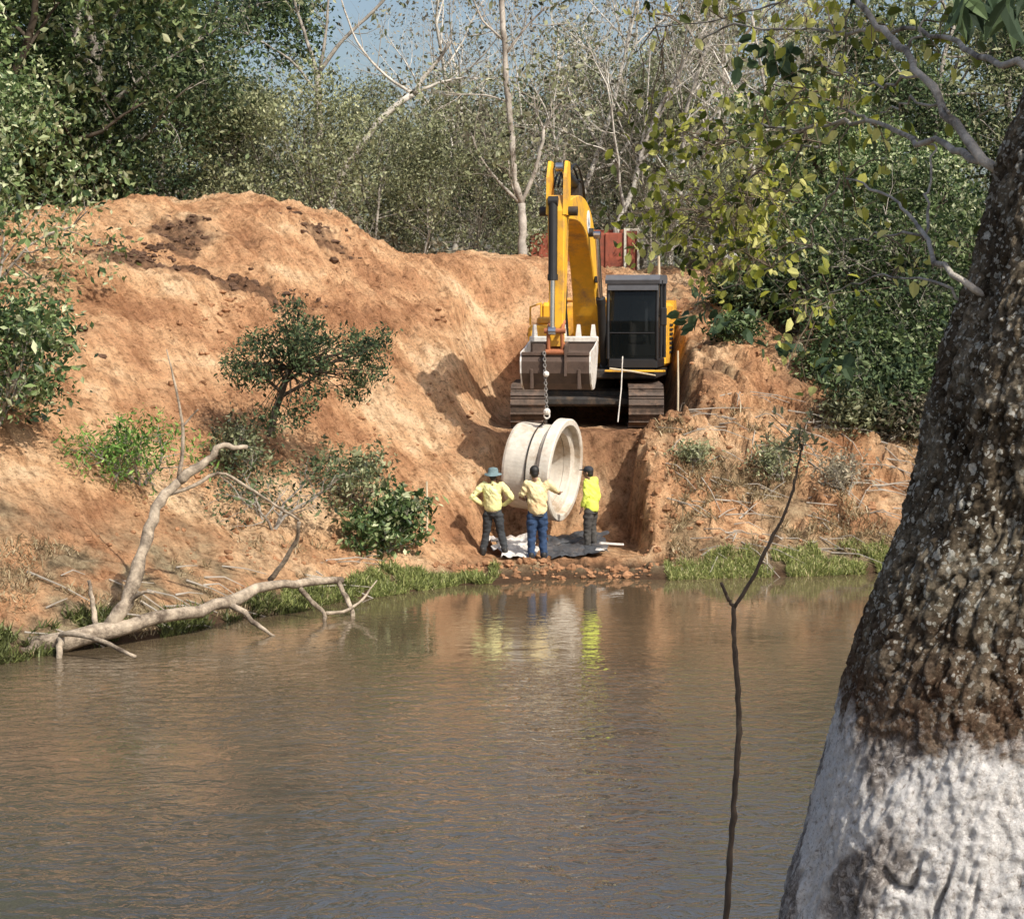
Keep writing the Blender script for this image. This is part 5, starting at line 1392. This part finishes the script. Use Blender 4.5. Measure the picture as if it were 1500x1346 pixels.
bark = mix(N, L, lf.outputs[0], bark, lcol)
# reddish band just above the paint
rb1 = N.new('ShaderNodeMapRange'); rb1.inputs[1].default_value = 4.08; rb1.inputs[2].default_value = 3.86; L.new(hgt.outputs[0], rb1.inputs[0])
rm = N.new('ShaderNodeMath'); rm.operation = 'MULTIPLY'; rm.inputs[1].default_value = .6; L.new(rb1.outputs[0], rm.inputs[0])
redc = ramp(N, L, nB.outputs[0], [(.35, (.035, .020, .013)), (.52, (.15, .075, .045)), (.62, (.38, .27, .19))]).outputs[0]
bark = mix(N, L, rm.outputs[0], bark, redc)
white = ramp(N, L, nB.outputs[0], [(.33, (.25, .19, .16)), (.40, (.62, .57, .53)), (.46, (.90, .87, .84)), (.7, (.97, .95, .92))]).outputs[0]
white = mix(N, L, .6, white, ramp(N, L, nA.outputs[0], [(.33, (.5, .44, .40)), (.43, (1, 1, 1))]).outputs[0], 'MULTIPLY')
wr_ = N.new('ShaderNodeAttribute'); wr_.attribute_name = 'wear_shade'
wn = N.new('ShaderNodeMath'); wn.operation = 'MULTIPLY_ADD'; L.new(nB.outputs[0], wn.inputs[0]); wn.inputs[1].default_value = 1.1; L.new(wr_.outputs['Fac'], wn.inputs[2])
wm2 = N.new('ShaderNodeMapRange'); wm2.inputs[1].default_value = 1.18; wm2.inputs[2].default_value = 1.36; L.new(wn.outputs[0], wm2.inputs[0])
worn_shade = ramp(N, L, nB.outputs[0], [(.38, (.05, .038, .03)), (.5, (.22, .18, .155)), (.58, (.60, .55, .51))]).outputs[0]
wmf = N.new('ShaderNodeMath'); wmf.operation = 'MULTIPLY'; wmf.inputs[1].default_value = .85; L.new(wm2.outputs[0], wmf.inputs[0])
white = mix(N, L, wmf.outputs[0], white, worn_shade)
wf = N.new('ShaderNodeMapRange'); wf.inputs[1].default_value = 3.85; wf.inputs[2].default_value = 3.80; L.new(hgt.outputs[0], wf.inputs[0])
crk = N.new('ShaderNodeAttribute'); crk.attribute_name = 'lv'
cm = ramp(N, L, crk.outputs['Fac'], [(.25, (.22, .19, .17)), (.5, (1, 1, 1))]).outputs[0]
col = mix(N, L, wf.outputs[0], bark, white)
col = mix(N, L, .8, col, cm, 'MULTIPLY')
col = mix(N, L, .55, col, ramp(N, L, nE.outputs[0], [(.36, (.38, .34, .30)), (.47, (1, 1, 1)), (.68, (1.25, 1.25, 1.25))]).outputs[0], 'MULTIPLY')
L.new(col, P.inputs['Base Color']); P.inputs['Roughness'].default_value = .95; P.inputs['Specular IOR Level'].default_value = .04
bb = bump(N, L, nB.outputs[0], .8, .012); bb = bump(N, L, nD.outputs[0], .8, .008, bb); bb = bump(N, L, nE.outputs[0], 1.0, .006, bb); L.new(bb, P.inputs['Normal'])
M['trunkbark'] = m

TY = 4.0
ZK = [2.5, 2.9, 3.25, 3.68, 3.82, 4.08, 4.29, 4.6, 4.83, 5.03, 5.5, 6.5]
LE = [.33, .45, .557, .664, .70, .786, .83, .93, .986, 1.057, 1.2, 1.5]
RK = [.74, .60, .50, .43, .41, .385, .37, .35, .34, .33, .32, .28]
LE = [a_x + q_x for a_x, q_x in zip(LE, (.0, .01, .015, .025, .03, .04, .04, .03, .03, .03, .03, .03))]
ftree = thing('whitewashed_tree', 'big rough barked tree in the right foreground with whitewashed base', 'tree', (1.1, TY, 2.6))
nzv, na = 760, 560
zz = np.linspace(2.5, 6.5, nzv); aa = np.arange(na) * 2 * math.pi / na
ZZ, AA = np.meshgrid(zz, aa, indexing='ij')
rad = np.interp(ZZ, ZK, RK); cx = np.interp(ZZ, ZK, np.array(LE) + np.array(RK))
ux, uy = np.cos(AA), np.sin(AA)
px_, py_, pz_ = ux * rad, uy * rad, ZZ
f1_ = fbm(px_ * 3, py_ * 3, pz_ * 1.6, 3); warp = .3 * fbm(px_ * 5, py_ * 5, pz_ * 5, 2)
crack = np.abs(fbm(px_ * 11 + warp * 4, py_ * 11, pz_ * 6 + warp, 3))
crack2 = np.abs(fbm(px_ * 6 + 7 + warp, py_ * 6, pz_ * 1.1 + warp * .6, 2))
plate = sstep(.0, .22, crack)
lump_ = fbm(px_ * 22, py_ * 22, pz_ * 20, 4)
butt = sstep(3.9, 2.6, ZZ) * (.10 * np.cos(AA * 5 + 1.3 + .6 * np.sin(ZZ * 3)))
deep = sstep(.09, .0, crack2) * sstep(3.55, 3.25, ZZ) * sstep(-.15, .15, fbm(px_ * 2.5, py_ * 2.5, pz_ * 2.5 + 9, 2))
flake = np.abs(fbm(px_ * 26, py_ * 26, pz_ * 15 + 4, 3)); fine_ = fbm(px_ * 55, py_ * 55, pz_ * 40, 3)
upm = .5 + .5 * sstep(3.6, 3.85, ZZ)
ridge = sstep(.0, .30, np.abs(fbm(px_ * 22 + warp * 3, py_ * 22, pz_ * 9 + warp * 2, 4)))
blot = fbm(px_ * 34, py_ * 34, pz_ * 30, 4, gain=.65)
rad2 = rad * (1 + butt) + .035 * f1_ + .009 * ridge * upm + .0045 * blot * upm + .004 * fine_ + .004 * sstep(0, .3, flake) * upm - .07 * deep
V = np.stack([cx + ux * rad2, TY + .05 * np.sin(ZZ) + uy * rad2, ZZ], -1).reshape(-1, 3)
lvv = np.clip(.25 + .75 * np.maximum(ridge, .55 * (ZZ < 3.72)) - deep * .9, 0, 1).ravel()
wear_shade_v = np.clip(.5 + .9 * fbm(px_ * 4.5, py_ * 4.5, pz_ * 3.2, 4, gain=.6) + .55 * sstep(-.35, -.95, ux) * sstep(-.2, .4, -ux) + .35 * sstep(3.5, 3.2, ZZ) * sstep(.2, -.6, ux) - .60, 0, 1).ravel()  # patchy wear, plus shade painted on the left side of the trunk
i = np.arange(nzv - 1)[:, None] * na; j = np.arange(na)[None, :]; j2 = (j + 1) % na
mb = MB(); mb.add(V, np.stack([i + j, i + j2, i + na + j2, i + na + j], -1).reshape(-1, 4), lvv)
to_ = mb.build('trunk', M['trunkbark'], ftree, smooth=True, attr=True)
wa = to_.data.attributes.new('wear_shade', 'FLOAT', 'POINT'); wa.data.foreach_set('value', wear_shade_v.astype(np.float32))

M['limb'] = simple('lichened_limb_bark', (0.46, 0.42, 0.36), .9, var=.4, scale=16, dirt=(0.07, 0.055, 0.045), dirt_amt=.5, bmp=.5)
M['sapb0'] = simple('brown_twig', (0.16, 0.125, 0.09), .85, var=.4, scale=20, spec=.15)
rng = np.random.RandomState(99)
LIMBS = [
    ([(1450, 240, 4.0), (1400, 218, 4.3), (1345, 205, 4.7), (1285, 180, 5.1), (1235, 178, 5.5), (1180, 190, 5.8), (1100, 182, 6.3)], .016, .005),
    ([(1450, 245, 4.0), (1400, 180, 4.2), (1350, 110, 4.4), (1310, 60, 4.7), (1270, 20, 4.9), (1235, -30, 5.1)], .019, .012),
    ([(1495, 98, 4.0), (1440, 85, 4.3), (1390, 58, 4.6), (1320, 45, 4.9), (1240, 52, 5.3), (1170, 40, 5.6), (1060, 35, 6.2), (1020, 68, 6.5)], .014, .004),
    ([(1398, 408, 3.9), (1365, 365, 4.2), (1340, 325, 4.5), (1300, 285, 4.8), (1240, 262, 5.1)], .013, .004),
    ([(1350, 345, 4.4), (1300, 343, 4.7), (1245, 352, 5.0)], .006, .003),
    ([(1352, 350, 4.4), (1362, 290, 4.5), (1366, 220, 4.6), (1340, 200, 4.8)], .006, .003),
    ([(1285, 180, 5.1), (1230, 160, 5.4), (1180, 130, 5.8)], .007, .003),
    ([(1330, 80, 4.6), (1345, 40, 4.6), (1380, 0, 4.6)], .006, .003),
    ([(1390, 165, 4.2), (1330, 150, 4.6), (1290, 165, 5.0)], .006, .003),
    ([(1345, 112, 4.45), (1290, 130, 4.9), (1240, 110, 5.2), (1190, 90, 5.4)], .006, .003),
    ([(1240, 178, 5.5), (1200, 215, 5.8), (1150, 225, 6.0), (1060, 210, 6.6)], .007, .002),
    ([(1380, 420, 4.0), (1300, 400, 4.8), (1230, 420, 5.5), (1180, 460, 6.0)], .006, .002),
    ([(1180, 190, 5.8), (1120, 240, 6.2), (1075, 290, 6.6), (1050, 340, 6.9)], .006, .002),
    ([(1240, -10, 5.4), (1150, 0, 5.9), (1060, 30, 6.3), (960, 40, 6.8)], .008, .003),
    ([(1240, 52, 5.3), (1230, 120, 5.5), (1225, 180, 5.6)], .004, .002),
    ([(1190, 360, 6.0), (1110, 400, 6.6), (1045, 430, 7.0), (1005, 460, 7.2)], .005, .002),
    ([(1230, 262, 5.1), (1190, 330, 5.8), (1190, 360, 6.0)], .005, .004),
]
LIMB_P = []
for li_, (pp, r0, r1) in enumerate(LIMBS):
    if li_ in (0, 1, 2, 3, 11): pp = [(pp[0][0] + 75, pp[0][1] + 42, pp[0][2])] + pp
    Q = np.array([at(*q) for q in pp]); t = np.linspace(0, 1, len(pp)); tt = np.linspace(0, 1, len(pp) * 4)
    Q = np.stack([np.interp(tt, t, Q[:, a_i]) for a_i in range(3)], 1); Q[1:-1] = .25 * Q[:-2] + .5 * Q[1:-1] + .25 * Q[2:]
    Q[1:-1] += rng.normal(size=(len(Q) - 2, 3)) * .006
    LIMB_P += list(Q[len(Q) // 4:])
    mb = MB(); mb.tube(Q, .60 * np.linspace(r0, r1, len(Q)) * rng.uniform(.85, 1.15, len(Q)), 9); mb.build('limb', M['limb'], ftree, smooth=True)
# twig sprays and leaves, in clusters placed along the limbs
tw = MB(); C_l = []; LP = np.array(LIMB_P)
CL = [(1010, 340, 6.8, 70, 42, 150), (960, 300, 7.0, 45, 45, 90), (1090, 350, 6.6, 45, 60, 120), (1110, 250, 6.3, 60, 40, 90), (1000, 220, 6.7, 60, 35, 80),
      (960, 185, 6.8, 35, 25, 30), (1060, 200, 6.5, 60, 28, 60), (1130, 120, 5.9, 70, 40, 60), (1070, 300, 6.6, 60, 40, 90), (1160, 200, 5.9, 50, 40, 60), (1200, 90, 5.5, 60, 60, 70),
      (1260, 30, 5.2, 90, 30, 70), (1060, 20, 6.2, 60, 20, 25), (930, 30, 6.7, 50, 15, 10), (1230, 150, 5.6, 40, 50, 50), (1130, 320, 6.4, 30, 50, 60), (1115, 390, 6.4, 25, 30, 34),
      (1210, 430, 5.8, 45, 40, 30), (1180, 490, 6.0, 30, 30, 14), (1350, 30, 4.8, 50, 30, 30), (1290, 230, 5.2, 60, 30, 24), (1340, 390, 4.6, 40, 30, 14), (1245, 340, 5.2, 30, 30, 14), (1040, 400, 6.9, 60, 20, 34)]
for (px, py, Y, rx, ry, n) in CL:
    sub = [(px + rng.normal() * rx * .55, py + rng.normal() * ry * .55, Y + rng.normal() * .15) for _ in range(max(2, n // 10))]
    for (sx1, sy1, sY) in sub:
        c_ = at(sx1, sy1, sY)
        dd_ = np.linalg.norm(LP - c_, axis=1) + .6 * np.maximum(0, c_[2] - LP[:, 2]) + rng.uniform(0, .12, len(LP))
        s0 = LP[np.argmin(dd_)]
        ml_ = np.linalg.norm(c_ - s0)
        q1 = s0 * .66 + c_ * .34 + np.array([0, 0, .10 * ml_]) + rng.normal(size=3) * .05 * ml_; q2 = s0 * .3 + c_ * .7 + np.array([0, 0, .09 * ml_]) + rng.normal(size=3) * .05 * ml_
        c2_ = c_ + rng.normal(size=3) * .02 + [-.01, 0, -.05]
        Q = [s0, s0 * .85 + q1 * .15, q1, (q1 + q2) / 2 + rng.normal(size=3) * .02 * ml_, q2, c_, c2_]
        tw.tube(Q, np.linspace(.0030, .0010, 7), 4)
        for q in range(2):
            t0 = q2 * .5 + c_ * .5; tw.tube([t0, t0 + rng.normal(size=3) * .03, t0 + rng.normal(size=3) * .07], [.0015, .001, .0007], 3)
        for q in range(10):
            C_l.append(c_ + rng.normal(size=3) * np.array([.06, .06, .05]))
C_l = np.array(C_l)
lb = MB(); n = len(C_l)
lb.leaves(C_l, rng.uniform(.024, .05, n), rng, np.clip(.62 + .30 * rng.normal(size=n), 0, 1), .6, .3, shape=6, droop=.9)
lb.build('foliage', M['leaf_yellow'], ftree, attr=True)
tw.build('twigs', M['sapb0'], ftree)
# dark leaves hanging close by
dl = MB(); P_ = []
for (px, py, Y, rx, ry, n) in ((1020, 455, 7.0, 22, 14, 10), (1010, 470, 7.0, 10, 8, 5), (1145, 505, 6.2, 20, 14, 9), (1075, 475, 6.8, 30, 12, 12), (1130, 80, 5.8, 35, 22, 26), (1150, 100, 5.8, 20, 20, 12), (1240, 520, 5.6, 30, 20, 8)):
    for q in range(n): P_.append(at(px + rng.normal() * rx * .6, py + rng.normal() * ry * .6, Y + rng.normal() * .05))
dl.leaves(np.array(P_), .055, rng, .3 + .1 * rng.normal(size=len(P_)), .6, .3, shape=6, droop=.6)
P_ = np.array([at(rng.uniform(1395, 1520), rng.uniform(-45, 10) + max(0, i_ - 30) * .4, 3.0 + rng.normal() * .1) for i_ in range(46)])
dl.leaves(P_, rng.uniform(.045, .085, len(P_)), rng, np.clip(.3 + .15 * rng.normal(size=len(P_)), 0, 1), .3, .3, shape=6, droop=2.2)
dl.build('dark_foliage', M['leaf_dark'], ftree, attr=True)
# crown above the frame: throws dappled shade
cr = MB(); ct = MB(); tips = []
for q in range(9):
    a = rng.uniform(0, 6.28)
    grow(rng, ct, tips, np.array([1.75, TY, 6.4]), (-abs(math.cos(a)) * .8 + .2, abs(math.sin(a)) * .6, 1.1), rng.uniform(2.2, 3.4), .07, 0, 2, (6, 5, 4), (30, 60), .02, .15, .4, 5, (.4, .65), .3, 7)
crown_leaves(rng, cr, tips, 2, .16, .10, .5, .5, .45)
ct.build('crown_branches', M['limb'], ftree); cr.build('crown', M['leaf_yellow'], ftree, attr=True)

# thin sapling in front of the water --------------------------------------
sap = thing('sapling', 'thin bare forked sapling rising in front of the water', 'sapling', tuple(at(1056, 1400, 5.2)))
M['sapbark'] = simple('sapling_bark', (0.10, 0.07, 0.048), .8, var=.4, scale=30, dirt=(.2, .15, .1), dirt_amt=.3)
def twigline(pp, r0, r1, Y, k=10):
    Q = np.array([at(a_1, b_1, Y) for a_1, b_1 in pp]); t = np.linspace(0, 1, len(pp)); tt = np.linspace(0, 1, len(pp) * 5)
    Q = np.stack([np.interp(tt, t, Q[:, a_i]) for a_i in range(3)], 1); Q[1:-1] = .25 * Q[:-2] + .5 * Q[1:-1] + .25 * Q[2:]
    Q[1:-1] += rng.normal(size=(len(Q) - 2, 3)) * .0012
    rr = np.linspace(r0, r1, len(Q)) * rng.uniform(.85, 1.2, len(Q)); m2 = MB(); m2.tube(Q, rr, k); return m2
twigline([(1040, 1560), (1056, 1400), (1066, 1310), (1072, 1220), (1079, 1130), (1083, 1050), (1079, 990), (1075, 940), (1075, 888)], .0095, .0065, 5.2).build('stem', M['sapbark'], sap, smooth=True)
twigline([(1075, 890), (1066, 875), (1056, 853)], .0055, .0035, 5.2).build('twig', M['sapbark'], sap, smooth=True)
twigline([(1075, 890), (1100, 852), (1122, 805), (1145, 762), (1160, 725), (1168, 690), (1174, 650)], .0058, .0030, 5.2).build('twig', M['sapbark'], sap, smooth=True)
mb = MB(); C_s = []
for q in range(16):
    a = at(1172 + rng.normal() * 3, 665 - q * 2, 5.2); b_ = at(1170 + rng.normal() * 26, 640 + rng.normal() * 22 - 6, 5.2 + rng.normal() * .04)
    mb.tube([a, (a + b_) / 2 + rng.normal(size=3) * .005, b_], .0011, 4)
    for s_ in range(5): C_s.append(a * .25 + b_ * .75 + rng.normal(size=3) * .012)
mb.build('twig', M['sapbark'], sap)
mb = MB(); mb.leaves(np.array(C_s), .026, rng, np.clip(.5 + .2 * rng.normal(size=len(C_s)), 0, 1), .35, .3, shape=6, droop=.2); mb.build('foliage', M['leaf_olive'], sap, attr=True)
